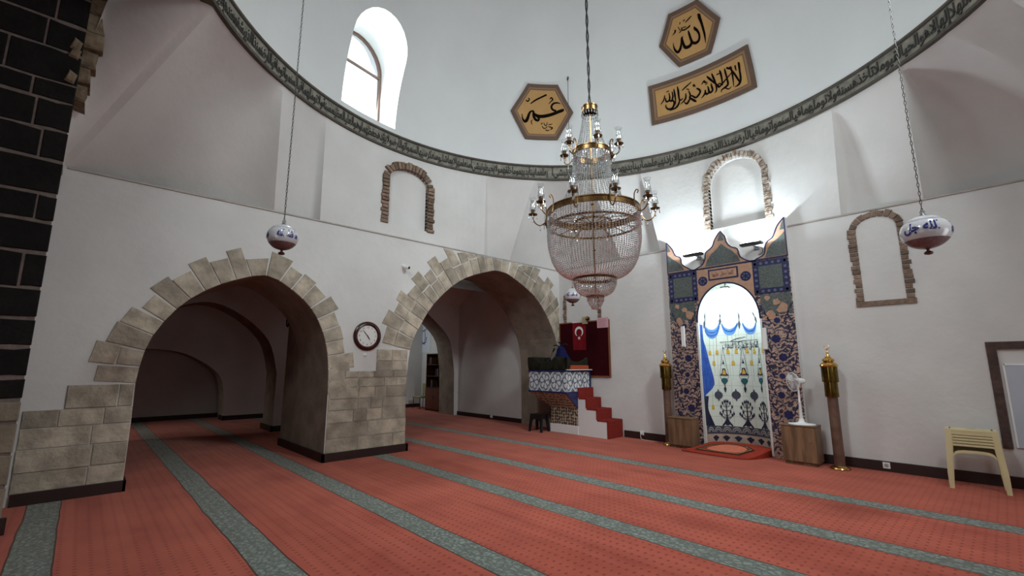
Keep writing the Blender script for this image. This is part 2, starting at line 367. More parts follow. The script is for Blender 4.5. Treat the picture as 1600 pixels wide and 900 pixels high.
THREAD=[[[0.575,2.173],[0.545,1.85]],[[0.837,2.192],[0.82,1.863]],[[1.215,2.205],[1.191,1.874]],[[1.48,2.218],[1.456,1.882]],[[1.855,2.207],[1.821,1.886]],[[2.157,2.196],[2.096,1.873]],[[2.666,2.161],[2.557,1.874]],[[0.719,2.135],[0.678,1.645]],[[1.359,2.202],[1.331,1.648]],[[2.024,2.201],[1.952,1.652]],[[0.534,1.088],[0.516,0.775]]]
LAMPS=[[[1.025,1.955],[0.86,1.371],[1.157,1.373],[1.004,1.427],[1.007,1.29],[1.011,1.126]],[[1.653,1.974],[1.492,1.375],[1.807,1.379],[1.651,1.44],[1.638,1.288],[1.647,1.137]],[[2.344,1.942],[2.156,1.401],[2.452,1.404],[2.3,1.445],[2.289,1.307],[2.303,1.153]]]
MED=[[[0.76,1.01],[0.603,1.009],[0.902,1.011]],[[1.343,1.018],[1.194,1.015],[1.483,1.021]],[[1.947,1.022],[1.799,1.017],[2.096,1.027]]]
TREE=[[[1.007,0.909],[0.985,0.418],[0.776,0.682],[1.228,0.69]],[[1.654,0.916],[1.614,0.427],[1.425,0.697],[1.879,0.717]],[[2.298,0.907],[2.262,0.427],[2.08,0.71],[2.537,0.717]]]
BORDER=[[[0.24,0.419],[1.157,0.414],[1.739,0.425],[2.65,0.453]],[[0.211,0.287],[1.137,0.264],[1.714,0.261],[2.57,0.293]]]
CALTOP=[[0.977,2.115],[1.586,2.104],[2.304,2.12]]
CALBOX=[[1.011,1.965],[2.325,1.969]]

def world_of(o):
    m = Matrix.LocRotScale(o.location, o.rotation_euler, o.scale)
    return world_of(o.parent) @ m if o.parent else m
def wchild(o, parent):
    """hang o, whose mesh is written in world space, under parent"""
    o.data.transform(world_of(parent).inverted())
    place_child(o, parent)
    return o

# ---------------------------------------------------------------- materials
plaster = mat('white_plaster', (208, 206, 203), .85, var=.10, scale=1.1, bump=.25, bscale=9, spec=.2)
dome_plaster = mat('dome_plaster', (210, 212, 211), .85, var=.05, scale=.9, bump=.15, bscale=6, spec=.2)
stone = mat('ashlar_stone', (186, 174, 156), .9, var=.42, scale=5, bump=.8, bscale=18, spec=.12, island=.32)
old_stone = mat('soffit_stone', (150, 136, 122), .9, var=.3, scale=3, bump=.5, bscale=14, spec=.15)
black_stone = mat('basalt_block', (24, 21, 19), .85, var=.45, scale=6, bump=.6, bscale=25, spec=.25, island=.35)
pale_block = mat('limestone_block', (150, 138, 120), .9, var=.3, scale=6, bump=.6, bscale=20, spec=.15, island=.25)
mortar_dark = mat('mortar', (122, 110, 104), .95, var=.25, scale=12, bump=.5, bscale=30, spec=.1)
mortar_light = mat('lime_mortar', (196, 186, 170), .95, var=.12, scale=12, bump=.3, bscale=30, spec=.1)
rubble_mat = mat('rubble_stone', (134, 118, 98), .95, var=.4, scale=12, bump=.8, bscale=25, spec=.1, island=.25)
brick = mat('niche_brick', (140, 118, 102), .9, var=.35, scale=18, bump=.6, bscale=40, spec=.15, island=.4)
skirting = mat('brown_skirting', (48, 30, 27), .5, var=.2, scale=5)
wood = mat('oak_laminate', (136, 106, 78), .5, scale=2.2, c2=(98, 74, 54), stretch=(9, 9, .9))
dark_wood = mat('walnut_wood', (84, 47, 34), .45, var=.3, scale=2, stretch=(9, 9, .9))
brass = mat('aged_brass', (130, 100, 64), .34, 1.0, var=.35, scale=30)
gold = mat('polished_gold', (214, 172, 96), .16, 1.0)
gold_dark = mat('dark_gold', (126, 106, 52), .2, 1.0, var=.3, scale=20)
bronze_pole = mat('brown_marble_column', (112, 88, 74), .35, 0, var=.3, scale=7, c2=(86, 62, 52))
black_metal = mat('black_metal', (26, 24, 24), .45, .3)
steel = mat('dull_steel', (120, 120, 122), .4, .8)
white_plastic = mat('white_plastic', (225, 225, 222), .35)
black_plastic = mat('black_plastic', (24, 22, 24), .4)
cream_plastic = mat('cream_plastic', (206, 194, 150), .45, var=.06, scale=4)
red_cloth = mat('stair_carpet', (136, 50, 44), .95, var=.2, scale=25, bump=.3, bscale=160, spec=.05)
felt = mat('maroon_felt', (54, 12, 18), .95, var=.15, scale=18, spec=.05)
flag_red = mat('flag_red', (120, 20, 30), .8, var=.12, scale=7, spec=.1)
white_paint = mat('white_paint', (216, 214, 212), .6)
navy = mat('cobalt_tile', (46, 50, 92), .25, var=.25, scale=20)
navy_dark = mat('navy_paint', (40, 42, 78), .35, var=.3, scale=30)
tan = mat('tan_tile', (178, 140, 116), .35, var=.18, scale=14)
greengrey = mat('green_grey_tile', (96, 102, 98), .4, var=.35, scale=45, c2=(64, 72, 72))
ink = mat('black_ink', (18, 12, 10), .95, spec=.05)
ochre = mat('ochre_canvas', (176, 136, 82), .7, var=.08, scale=5)
board_brown = mat('brown_frame', (94, 70, 54), .6, var=.12, scale=14)
board_line = mat('taupe_line', (128, 100, 74), .6)
band_stone = mat('band_stone', (138, 134, 122), .85, var=.35, scale=9, bump=.5, bscale=24, spec=.2, c2=(104, 104, 96))
band_edge = mat('band_moulding', (84, 78, 70), .8, var=.3, scale=10, bump=.4, bscale=30)
band_ink = mat('carved_letter', (50, 47, 44), .8)
mural_blue = mat('mural_blue', (96, 148, 214), .3, var=.2, scale=10)
mural_blue_deep = mat('mural_deep_blue', (52, 92, 186), .3, var=.3, scale=9)
mural_fold = mat('mural_fold_blue', (44, 84, 160), .3)
mural_navy = mat('mural_navy', (40, 44, 70), .35, var=.3, scale=25)
mural_gold = mat('mural_gold', (206, 168, 64), .4)
mural_teal = mat('mural_teal', (40, 92, 96), .3)
mural_grey = mat('mural_slate', (74, 78, 92), .4, var=.3, scale=40)
mural_line = mat('mural_line', (120, 120, 96), .5)
green_cloth = mat('dark_green_cloth', (46, 44, 36), .9, var=.35, scale=30, bump=.3, bscale=90, spec=.05)
blue_cloth = mat('royal_blue_cloth', (26, 30, 74), .85, var=.25, scale=9, spec=.1)
pink_paper = mat('pink_paper', (206, 160, 168), .8, var=.12, scale=40)
pale_blue = mat('pale_blue_board', (178, 184, 194), .35, var=.05, scale=2)
rug_red = mat('mihrab_rug', (158, 60, 46), .95, var=.18, scale=14, bump=.3, bscale=150, spec=.05)
rug_dark = mat('rug_border', (58, 50, 40), .95, var=.4, scale=40, spec=.05)
rug_pale = mat('rug_salmon', (206, 116, 92), .95, var=.15, scale=12, spec=.05)
ceramic = mat('glazed_ceramic', (190, 188, 190), .15, var=.06, scale=6, spec=.6)
ceramic_grey = mat('speckled_glaze', (120, 96, 98), .2, var=.4, scale=70, spec=.6)
cobalt = mat('cobalt_glaze', (44, 46, 112), .2, spec=.6)
copper = mat('dark_copper', (96, 58, 50), .35, .6)

def glass_mat(name, tint, a):
    m, nt, b = new_mat(name)
    nt.nodes.remove(b)
    out = [n for n in nt.nodes if n.type == 'OUTPUT_MATERIAL'][0]
    t = N(nt, 'BsdfTransparent'); t.inputs[0].default_value = lin(tint)
    g = N(nt, 'BsdfGlossy'); g.inputs['Roughness'].default_value = .06
    lw = N(nt, 'LayerWeight'); lw.inputs[0].default_value = .35
    mr = N(nt, 'MapRange'); mr.inputs[3].default_value = a; mr.inputs[4].default_value = .85
    nt.links.new(lw.outputs['Facing'], mr.inputs[0])
    mx = N(nt, 'MixShader')
    nt.links.new(mr.outputs[0], mx.inputs[0]); nt.links.new(t.outputs[0], mx.inputs[1]); nt.links.new(g.outputs[0], mx.inputs[2])
    nt.links.new(mx.outputs[0], out.inputs[0])
    return m
chimney_glass = glass_mat('chimney_glass', (244, 246, 248), .10)
pane_glass = glass_mat('window_glass', (250, 252, 255), .03)

def crystal_mat():
    m, nt, b = new_mat('cut_crystal')
    nt.nodes.remove(b)
    out = [n for n in nt.nodes if n.type == 'OUTPUT_MATERIAL'][0]
    t = N(nt, 'BsdfTransparent'); t.inputs[0].default_value = lin((244, 242, 243))
    g = N(nt, 'BsdfGlossy'); g.inputs['Roughness'].default_value = .14; g.inputs[0].default_value = lin((244, 250, 250))
    d = N(nt, 'BsdfDiffuse'); d.inputs[0].default_value = lin((240, 243, 243))
    geo = N(nt, 'NewGeometry')
    mr = N(nt, 'MapRange'); mr.inputs[3].default_value = .05; mr.inputs[4].default_value = .5
    nt.links.new(geo.outputs['Random Per Island'], mr.inputs[0])
    m1 = N(nt, 'MixShader'); m1.inputs[0].default_value = .2
    nt.links.new(g.outputs[0], m1.inputs[1]); nt.links.new(d.outputs[0], m1.inputs[2])
    m2 = N(nt, 'MixShader')
    nt.links.new(mr.outputs[0], m2.inputs[0]); nt.links.new(m1.outputs[0], m2.inputs[1]); nt.links.new(t.outputs[0], m2.inputs[2])
    nt.links.new(m2.outputs[0], out.inputs[0])
    return m
crystal = crystal_mat()

def lamp_face(name, strength, c=(0.85, .95, 1)):
    m, nt, b = new_mat(name)
    b.inputs['Base Color'].default_value = (.9, .9, .9, 1)
    b.inputs['Emission Color'].default_value = c + (1,)
    b.inputs['Emission Strength'].default_value = strength
    return m
led_face = lamp_face('led_face', 12)
spot_face = lamp_face('spot_face', 14)

STRIPES = (-1.45, -.125, 1.325, 2.68, 4.145, 5.425, 6.925)
def carpet_mat():
    m, nt, b = new_mat('prayer_carpet')
    b.inputs['Roughness'].default_value = .95; b.inputs['Specular IOR Level'].default_value = .05
    b.inputs['Sheen Weight'].default_value = .22; b.inputs['Sheen Roughness'].default_value = .5
    b.inputs['Sheen Tint'].default_value = lin((250, 215, 200))
    tc = N(nt, 'TexCoord'); sep = N(nt, 'SeparateXYZ')
    nt.links.new(tc.outputs['Object'], sep.inputs[0])
    x, y = sep.outputs[0], sep.outputs[1]
    wob = N(nt, 'TexNoise'); wob.inputs['Scale'].default_value = 1.1
    nt.links.new(tc.outputs['Object'], wob.inputs['Vector'])
    yy = math_(nt, 'ADD', y, math_(nt, 'MULTIPLY', math_(nt, 'SUBTRACT', wob.outputs[0], .5), .05))
    mask = None; edge = None
    for s in STRIPES:
        c = math_(nt, 'COMPARE', yy, s, .135); e = math_(nt, 'COMPARE', yy, s, .148)
        mask = c if mask is None else math_(nt, 'ADD', mask, c)
        edge = e if edge is None else math_(nt, 'ADD', edge, e)
    # rows of small dots on the red
    fx = math_(nt, 'FRACT', math_(nt, 'MULTIPLY', x, 14.0)); fy = math_(nt, 'FRACT', math_(nt, 'MULTIPLY', y, 10.0))
    dx = math_(nt, 'ABSOLUTE', math_(nt, 'SUBTRACT', fx, .5)); dy = math_(nt, 'ABSOLUTE', math_(nt, 'SUBTRACT', fy, .5))
    dot = math_(nt, 'LESS_THAN', math_(nt, 'ADD', dx, dy), .22)
    nz = N(nt, 'TexNoise'); nz.inputs['Scale'].default_value = 1.6; nz.inputs['Detail'].default_value = 5
    nt.links.new(tc.outputs['Object'], nz.inputs['Vector'])
    mr = N(nt, 'MapRange'); mr.inputs[1].default_value = .35; mr.inputs[2].default_value = .65
    nt.links.new(nz.outputs[0], mr.inputs[0])
    mp = N(nt, 'Mapping'); mp.inputs['Scale'].default_value = (.22, 2.4, 1)
    nt.links.new(tc.outputs['Object'], mp.inputs[0])
    nap_light = N(nt, 'TexNoise'); nap_light.inputs['Scale'].default_value = 1.5; nap_light.inputs['Detail'].default_value = 5  # pale streaks along the rows: pile nap and streaks of light put into the colour
    nt.links.new(mp.outputs[0], nap_light.inputs['Vector'])
    mr2 = N(nt, 'MapRange'); mr2.inputs[1].default_value = .38; mr2.inputs[2].default_value = .62
    nt.links.new(nap_light.outputs[0], mr2.inputs[0])
    red = mixc(nt, mr.outputs[0], lin((152, 68, 55)), lin((174, 84, 67)))
    red = mixc(nt, math_(nt, 'MULTIPLY', mr2.outputs[0], .45), red, lin((192, 100, 82)))
    red = mixc(nt, math_(nt, 'MULTIPLY', dot, .55), red, lin((104, 34, 30)))
    # scrolled pattern of the grey-green bands
    vo = N(nt, 'TexVoronoi'); vo.feature = 'DISTANCE_TO_EDGE'; vo.inputs['Scale'].default_value = 16
    nt.links.new(tc.outputs['Object'], vo.inputs['Vector'])
    wv = N(nt, 'TexWave'); wv.wave_type = 'RINGS'; wv.inputs['Scale'].default_value = 4.5; wv.inputs['Distortion'].default_value = 9; wv.inputs['Detail Scale'].default_value = 3
    nt.links.new(tc.outputs['Object'], wv.inputs['Vector'])
    pat = math_(nt, 'MULTIPLY', math_(nt, 'LESS_THAN', vo.outputs[0], .12), .6)
    grey = mixc(nt, wv.outputs[0], lin((102, 116, 112)), lin((136, 146, 138)))
    grey = mixc(nt, pat, grey, lin((84, 88, 82)))
    col = mixc(nt, edge, red, lin((62, 42, 36)))
    col = mixc(nt, mask, col, grey)
    nt.links.new(col, b.inputs['Base Color'])
    nb = N(nt, 'TexNoise'); nb.inputs['Scale'].default_value = 140
    nt.links.new(tc.outputs['Object'], nb.inputs['Vector'])
    bp = N(nt, 'Bump'); bp.inputs['Strength'].default_value = .35; bp.inputs['Distance'].default_value = .01
    nt.links.new(nb.outputs[0], bp.inputs['Height']); nt.links.new(bp.outputs[0], b.inputs['Normal'])
    return m
carpet = carpet_mat()

def floral_mat():
    """tan scrolling leaves on navy: the old tile panels"""
    m, nt, b = new_mat('floral_tile')
    b.inputs['Roughness'].default_value = .3
    tc = N(nt, 'TexCoord')
    nz = N(nt, 'TexNoise'); nz.inputs['Scale'].default_value = 7; nz.inputs['Detail'].default_value = 3; nz.inputs['Distortion'].default_value = 2.2
    nt.links.new(tc.outputs['Object'], nz.inputs['Vector'])
    wv = N(nt, 'TexWave'); wv.wave_type = 'RINGS'; wv.inputs['Scale'].default_value = 3.6; wv.inputs['Distortion'].default_value = 13; wv.inputs['Detail'].default_value = 3; wv.inputs['Detail Scale'].default_value = 2.2
    nt.links.new(tc.outputs['Object'], wv.inputs['Vector'])
    a = math_(nt, 'GREATER_THAN', wv.outputs[0], .43)
    v = N(nt, 'TexNoise'); v.inputs['Scale'].default_value = 30; v.inputs['Detail'].default_value = 2; v.inputs['Distortion'].default_value = 1.5
    nt.links.new(tc.outputs['Object'], v.inputs['Vector'])
    c1 = math_(nt, 'GREATER_THAN', v.outputs[0], .58)
    fac = math_(nt, 'MULTIPLY', a, math_(nt, 'SUBTRACT', 1.0, c1))
    mr = N(nt, 'MapRange'); mr.inputs[1].default_value = .4; mr.inputs[2].default_value = .6
    nt.links.new(nz.outputs[0], mr.inputs[0])
    dark = mixc(nt, mr.outputs[0], lin((46, 42, 50)), lin((62, 62, 84)))
    col = mixc(nt, fac, dark, lin((182, 154, 138)))
    nt.links.new(col, b.inputs['Base Color'])
    return m
floral = floral_mat()

def iznik_mat():
    """white tiles with repeated blue-grey rosettes"""
    m, nt, b = new_mat('rosette_tile')
    b.inputs['Roughness'].default_value = .25
    tc = N(nt, 'TexCoord'); sep = N(nt, 'SeparateXYZ'); nt.links.new(tc.outputs['Object'], sep.inputs[0])
    u = math_(nt, 'ADD', sep.outputs[0], sep.outputs[1]); w = sep.outputs[2]
    k = 2.75
    fu = math_(nt, 'SUBTRACT', math_(nt, 'FRACT', math_(nt, 'MULTIPLY', u, k)), .5)
    fw = math_(nt, 'MULTIPLY', math_(nt, 'SUBTRACT', w, 1.22), k * .82)
    r = math_(nt, 'SQRT', math_(nt, 'ADD', math_(nt, 'MULTIPLY', fu, fu), math_(nt, 'MULTIPLY', fw, fw)))
    an = math_(nt, 'ARCTAN2', fw, fu)
    pet = math_(nt, 'SINE', math_(nt, 'MULTIPLY', an, 6.0))
    rr = math_(nt, 'ADD', r, math_(nt, 'MULTIPLY', pet, .035))
    ring1 = math_(nt, 'COMPARE', rr, .40, .035)
    ring2 = math_(nt, 'COMPARE', r, .47, .018)
    dots = math_(nt, 'LESS_THAN', math_(nt, 'ADD', math_(nt, 'COMPARE', r, .23, .11), math_(nt, 'MULTIPLY', pet, -1.0)), .35)
    dots = math_(nt, 'MULTIPLY', dots, math_(nt, 'LESS_THAN', r, .33))
    core = math_(nt, 'LESS_THAN', r, .08)
    af = math_(nt, 'ABSOLUTE', fu); aw = math_(nt, 'ABSOLUTE', fw)
    corn = math_(nt, 'LESS_THAN', math_(nt, 'ADD', math_(nt, 'SUBTRACT', .5, af), math_(nt, 'ABSOLUTE', math_(nt, 'SUBTRACT', .5, aw))), .2)
    side = math_(nt, 'LESS_THAN', math_(nt, 'ADD', math_(nt, 'SUBTRACT', .5, af), aw), .12)
    fac = math_(nt, 'ADD', math_(nt, 'ADD', ring1, ring2), math_(nt, 'ADD', math_(nt, 'ADD', dots, core), math_(nt, 'ADD', corn, side)))
    fac = math_(nt, 'MULTIPLY', math_(nt, 'MINIMUM', fac, 1.0), .85)
    col = mixc(nt, fac, lin((206, 210, 212)), lin((58, 68, 92)))
    nt.links.new(col, b.inputs['Base Color'])
    return m
iznik = iznik_mat()
def mosaic_mat():
    m, nt, b = new_mat('brown_motif_tile')
    b.inputs['Roughness'].default_value = .35
    tc = N(nt, 'TexCoord')
    vo = N(nt, 'TexVoronoi'); vo.inputs['Scale'].default_value = 14; vo.inputs['Randomness'].default_value = .4
    nt.links.new(tc.outputs['Object'], vo.inputs['Vector'])
    f = math_(nt, 'GREATER_THAN', vo.outputs[0], .42)
    col = mixc(nt, f, lin((72, 54, 48)), lin((168, 158, 136)))
    nt.links.new(col, b.inputs['Base Color'])
    return m
mosaic = mosaic_mat()

def tile_white_mat():
    m, nt, b = new_mat('white_wall_tile')
    b.inputs['Roughness'].default_value = .22
    tc = N(nt, 'TexCoord'); br = N(nt, 'TexBrick')
    br.offset = 0; br.inputs['Scale'].default_value = 1.0
    br.inputs['Brick Width'].default_value = .2; br.inputs['Row Height'].default_value = .2; br.inputs['Mortar Size'].default_value = .0025
    br.inputs['Color1'].default_value = lin((216, 226, 216)); br.inputs['Color2'].default_value = lin((210, 221, 210)); br.inputs['Mortar'].default_value = lin((170, 172, 160))
    mp = N(nt, 'Mapping'); mp.inputs['Rotation'].default_value = (R(90), 0, 0)
    nt.links.new(tc.outputs['Object'], mp.inputs[0]); nt.links.new(mp.outputs[0], br.inputs['Vector'])
    nt.links.new(br.outputs[0], b.inputs['Base Color'])
    return m
white_tile = tile_white_mat()

# ---------------------------------------------------------------- the room
XL, YQ, YN, XR = -7.97, 9.2, -0.42, 1.42       # left arcade, qibla wall, near side, right wall
ZC = 4.12                                       # ledge under the dome's transition zone
DC = Vector((-3.33, 4.52, 0)); RB = 4.72; ZB0, ZB1 = 5.95, 6.28; RD = 4.68
def band_pt(az, r=RB, z=ZB0): return Vector((DC.x + r * math.cos(R(az)), DC.y + r * math.sin(R(az)), z))

mb = MB(); mb.box((-18.5, -6.5, -.2), (4.5, 11.5, 0))
struct(mb.build('floor', carpet))

ARCH1 = [(0.57, 0), (0.57, 0.86)] + [q[:2] for q in crom([(.56, 1.35, 0), (.61, 1.78, 0), (.74, 2.13, 0), (1.0, 2.50, 0), (1.37, 2.79, 0), (1.82, 2.99, 0), (2.0, 3.03, 0), (2.26, 2.95, 0), (2.69, 2.63, 0), (2.95, 2.24, 0), (3.1, 1.72, 0), (3.14, 1.07, 0)], 5)] + [(3.14, 0)]
ARCH2 = [(4.67, 0), (4.65, 0.8)] + [q[:2] for q in crom([(4.65, 1.36, 0), (4.72, 1.98, 0), (4.92, 2.40, 0), (5.26, 2.90, 0), (5.91, 3.45, 0), (6.74, 3.77, 0), (7.1, 3.81, 0), (7.5, 3.71, 0), (8.36, 3.23, 0), (8.95, 2.44, 0), (9.13, 1.78, 0), (9.16, 1.2, 0)], 5)] + [(9.16, 0)]
def left_fn(u, v, h): return (XL + h, u, v)
outl = [(YN - .4, 0)] + ARCH1 + ARCH2 + [(YQ + .02, 0), (YQ + .02, ZC), (YN - .4, ZC)]
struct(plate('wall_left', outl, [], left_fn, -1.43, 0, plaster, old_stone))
# the pier between the arches runs deeper into the aisle, under a cross rib
mb = MB(); mb.box((-10.3, 3.14, 0), (-9.40, 4.65, 3.2)); struct(mb.build('wall_pier', old_stone))

def arch_at(path, d):
    """point and outward normal at arc length d of a 2D path"""
    for a, b in zip(path, path[1:]):
        l = math.dist(a, b)
        if d <= l or (a, b) == (path[-2], path[-1]):
            t = d / l; tx, ty = (b[0] - a[0]) / l, (b[1] - a[1]) / l
            return (a[0] + (b[0] - a[0]) * t, a[1] + (b[1] - a[1]) * t), (-ty, tx)
        d -= l
def plen(path): return sum(math.dist(a, b) for a, b in zip(path, path[1:]))

def voussoirs(path, s0, s1, fn, depth, tooth, step, zmax, ymax, name, h=.016):
    g = .009; n = max(1, round((s1 - s0) / step)); st = (s1 - s0) / n
    bk = MB()
    for i in range(n):
        a, b = s0 + i * st, s0 + (i + 1) * st
        D = depth(i / n)
        tot = D + (tooth if i % 2 else 0) * random.uniform(.6, 1.5) + random.uniform(-.04, .04)
        # inner stone, and an outer stone behind it
        cuts = [0, D * random.uniform(.5, .62), tot] if tot > .5 else [0, tot]
        for c0, c1 in zip(cuts, cuts[1:]):
            q = []
            for s_, d_ in ((a + g, c0 + (g if c0 else .0)), (b - g, c0 + (g if c0 else .0)), (b - g, c1 - g), (a + g, c1 - g)):
                p, nn = arch_at(path, s_)
                q.append((min(p[0] + nn[0] * d_, ymax), min(p[1] + nn[1] * d_, zmax)))
            q = [(a_ + random.uniform(-.011, .011), b_v + random.uniform(-.011, .011)) if kk > 1 or c0 else (a_, b_v) for kk, (a_, b_v) in enumerate(q)]
            area_ = abs(sum(q[k][0] * q[(k + 1) % 4][1] - q[(k + 1) % 4][0] * q[k][1] for k in range(4))) / 2
            if area_ < .004: continue
            bk.prism(q, fn, -.01, h + random.uniform(-.004, .006), 0, .006)
    return bk
def courses(bk, u0, u1, zs, fn, wmin, wmax, h=.016, jag=0):
    g = .005
    for z0, z1 in zip(zs, zs[1:]):
        u = u0 + random.uniform(-jag, jag)
        while u < u1 - .02:
            w = random.uniform(wmin, wmax); e = min(u + w, u1)
            if u1 - e < .12: e = u1
            bk.prism([(u + g, z0 + g), (e - g, z0 + g), (e - g, z1 - g), (u + g, z1 - g)], fn, -.01, h + random.uniform(-.004, .006), 0, .006)
            u = e
# stones of the near arch and the piers
p1 = ARCH1[::-1]
L1 = plen(ARCH1)
bk = voussoirs([(a, b) for a, b in ARCH1], 1.36, L1 - 1.10, lambda u, v, h: left_fn(u, v, h), lambda t: (.46 if t < .12 else .32 if t < .8 else .34), .09, .225, ZC - .02, 99, 'x')
struct(bk.build('trim_1', stone))
bk = MB()
courses(bk, YN - .02, .57, [0.13, .36, .62, .86, 1.07], left_fn, .3, .75)
courses(bk, -.09, .56, [1.07, 1.36], left_fn, .2, .5)
struct(bk.build('trim_2', stone))
bk = MB()
courses(bk, 3.15, 4.66, [0.13, .36, .62], left_fn, .5, .8)
courses(bk, 3.15, 4.65, [.62, .83, 1.02, 1.22, 1.38, 1.5], left_fn, .18, .55)
courses(bk, 3.16, 3.5, [1.5, 1.66], left_fn, .2, .4); courses(bk, 4.0, 4.65, [1.5, 1.68, 1.9], left_fn, .25, .4)
struct(bk.build('trim_3', stone))
L2 = plen(ARCH2)
bk = voussoirs([(a, b) for a, b in ARCH2], 1.9, L2 - .3, left_fn, lambda t: .62 - .2 * max(0, t - .45) if t < .8 else .42, .12, .215, ZC - .03, YQ - .04, 'x')
struct(bk.build('trim_4', stone))

# the black basalt jamb of the near arch
XB = -6.75
mb = MB(); mb.prism([(XB - .012, -5.2), (XB - .012, -.40), (-9.6, -.62), (-9.6, -5.2)], lambda u, v, h: (u, v, h), 0, 6.6); struct(mb.build('wall_near', mortar_dark))
def jamb_fn(u, v, h): return (XB - .012 + h, u, v)
bk = MB(); bk2 = MB(); z = .14; k = 0
while z < 6.6:
    hh = random.choice((.30, .34, .38, .22)) if z > .9 else .3
    u = -.392
    while u > -3.2:
        w = random.uniform(.28, .95) if u < -.393 else random.uniform(.12, .8)
        g = random.uniform(.008, .014); gz = random.uniform(.014, .024)
        ja = lambda: random.uniform(-.012, .012)
        q = [(max(u - w, -3.2) + g, z + gz), (u - w * .5, z + gz + ja()), (u - (g if u < -.4 else 0), z + gz), (u - (g if u < -.4 else 0), z + hh - gz + ja()), (u - w * .45, z + hh - gz + ja()), (max(u - w, -3.2) + g, z + hh - gz)]
        tgt = bk if z > 1.25 or (z > .75 and random.random() < .5) else bk2
        tgt.prism(q, jamb_fn, -.01, .014 + random.uniform(-.004, .006), 0, .008)
        u -= w
    z += hh
struct(bk.build('trim_5', black_stone)); struct(bk2.build('trim_6', pale_block))
# broken rubble showing at the edge of the plaster
bk = MB()
zz = 4.60
def rub_y(z): return -.33 + max(0, z - 4.6) * .14
while zz < 6.5:
    hh = random.uniform(.15, .32)
    y1 = rub_y(zz) + random.uniform(-.015, .02)
    q = [(-.425 + random.uniform(-.02, .01), zz), (y1, zz + random.uniform(-.02, .02)), (y1 + random.uniform(-.03, .02), zz + hh * .5), (y1 + random.uniform(-.02, .01), zz + hh - .012), (-.425 + random.uniform(-.02, .01), zz + hh - .012)]
    bk.prism(q, lambda u, v, h: (-6.92 + h, u, v), -.3, random.uniform(.05, .15), 0, .02)
    zz += hh
for z in (4.72, 5.02, 5.12):
    bk.prism([(-.50, z), (-.42, z - .02), (-.40, z + .1), (-.47, z + .14)], jamb_fn, -.05, .05, 0, .02)
o = bk.build('trim_7', rubble_mat, smooth=False); struct(o)

# qibla wall with the hole of the mihrab niche
NX, NA, NB_, NS, NT = -3.575, .585, .45, 2.45, 3.19        # centre, half width, depth, spring, apex
def niche_hw(z):
    if z <= NS: return 1.0
    t = min(1, (z - NS) / (NT - NS)); return math.sqrt(max(0, 1 - t ** 2.1))
NARCH = [(NX - NA, 0)] + [(NX - NA * niche_hw(NS + (NT - NS) * math.sin(R(a))), NS + (NT - NS) * math.sin(R(a))) for a in range(0, 90, 6)] + [(NX, NT)] + \
        [(NX + NA * niche_hw(NS + (NT - NS) * math.sin(R(a))), NS + (NT - NS) * math.sin(R(a))) for a in range(84, -1, -6)] + [(NX + NA, 0)]
def q_fn(u, v, h): return (u, YQ - h, v)
big = [(NX + (u - NX) * 1.03, v * 1.01 if v else 0) for u, v in NARCH]
struct(plate('wall_back', [(-13.36, 0)] + big + [(XR + .4, 0), (XR + .4, ZC), (-13.36, ZC)], [], q_fn, -.7, 0, plaster))
# right wall with two windows, behind the camera's view
struct(plate('wall_right', [(YN, 0), (YQ, 0), (YQ, ZC), (YN, ZC)], [[(1.7, 1.6), (2.7, 1.6), (2.7, 3.0), (1.7, 3.0)], [(5.8, 1.6), (6.8, 1.6), (6.8, 3.0), (5.8, 3.0)]], lambda u, v, h: (XR + h, u, v), 0, .6, plaster))

# -------- transition zone: flat panels, fluted strips and corners up to the round band
def lerp(a, b, t): return a + (b - a) * t
def wall_panel(name, b0, b1, a0, a1, out, niche=None):
    """solid panel from the straight ledge b0-b1 to the arc a0-a1, 0.35 thick"""
    p = MB(); nu, nv = 24, 8
    def front(s, t): return lerp(lerp(Vector(b0), Vector(b1), s), band_pt(lerp(a0, a1, s)), t)
    i0 = p.grid(front, nu, nv); i1 = p.grid(lambda s, t: front(s, t) + Vector(out) * .35, nu, nv)
    for j in (0, nv):
        for i in range(nu): p.face((i0[j][i], i0[j][i + 1], i1[j][i + 1], i1[j][i]))
    for i in (0, nu):
        for j in range(nv): p.face((i0[j][i], i0[j + 1][i], i1[j + 1][i], i1[j][i]))
    o = p.build(name, plaster)
    if niche:
        fn, path, dep = niche
        c = MB(); c.prism(path, fn, -dep, .5)
        boolean(o, c.build('cutter', plaster))
    return struct(o)
def strip(name, g, e, ag, ae, out, dep=.22):
    p = MB()
    def f(s, t):
        q = lerp(lerp(Vector(g), Vector(e), s), band_pt(lerp(ag, ae, s)), t)
        return q + Vector(out) * dep * (1 - t ** 6) * (.75 + .25 * (1 - t)) * math.sin(PI * min(1, s ** .45))
    p.grid(f, 16, 12)
    return p.build(name, plaster, smooth=True, angle=60)
def corner(name, e0, c, e1, a0, ac, a1, hold=2.2, out0=None, out1=None, dep=.32, top=None):
    """folded corner: two scooped faces meeting on the line from the wall corner c to the band"""
    p = MB()
    def f(s, t):
        if s < .5: k = s * 2; b = lerp(Vector(e0), Vector(c), k); az = lerp(a0, ac, k); w = k; o, d = out0, k
        else: k = s * 2 - 1; b = lerp(Vector(c), Vector(e1), k); az = lerp(ac, a1, k); w = 1 - k; o, d = out1, 1 - k
        tt = lerp(t, t ** hold, w ** 1.5)
        e = band_pt(az); zt = ZB0
        if top and s > .5: e, zt = top(k); tt = t
        q = lerp(b, e, tt); q.z = lerp(b.z, zt, t)
        if o and top and s > .5: q += Vector(o) * dep * (1 - t ** 8) * min(1, (1 - d) / .05)
        elif o: q += Vector(o) * dep * (1 - t ** 8) * (1 - abs(2 * d - 1) ** 3)
        return q
    p.grid(f, 80, 20)
    return p.build(name, plaster, smooth=True, angle=22)
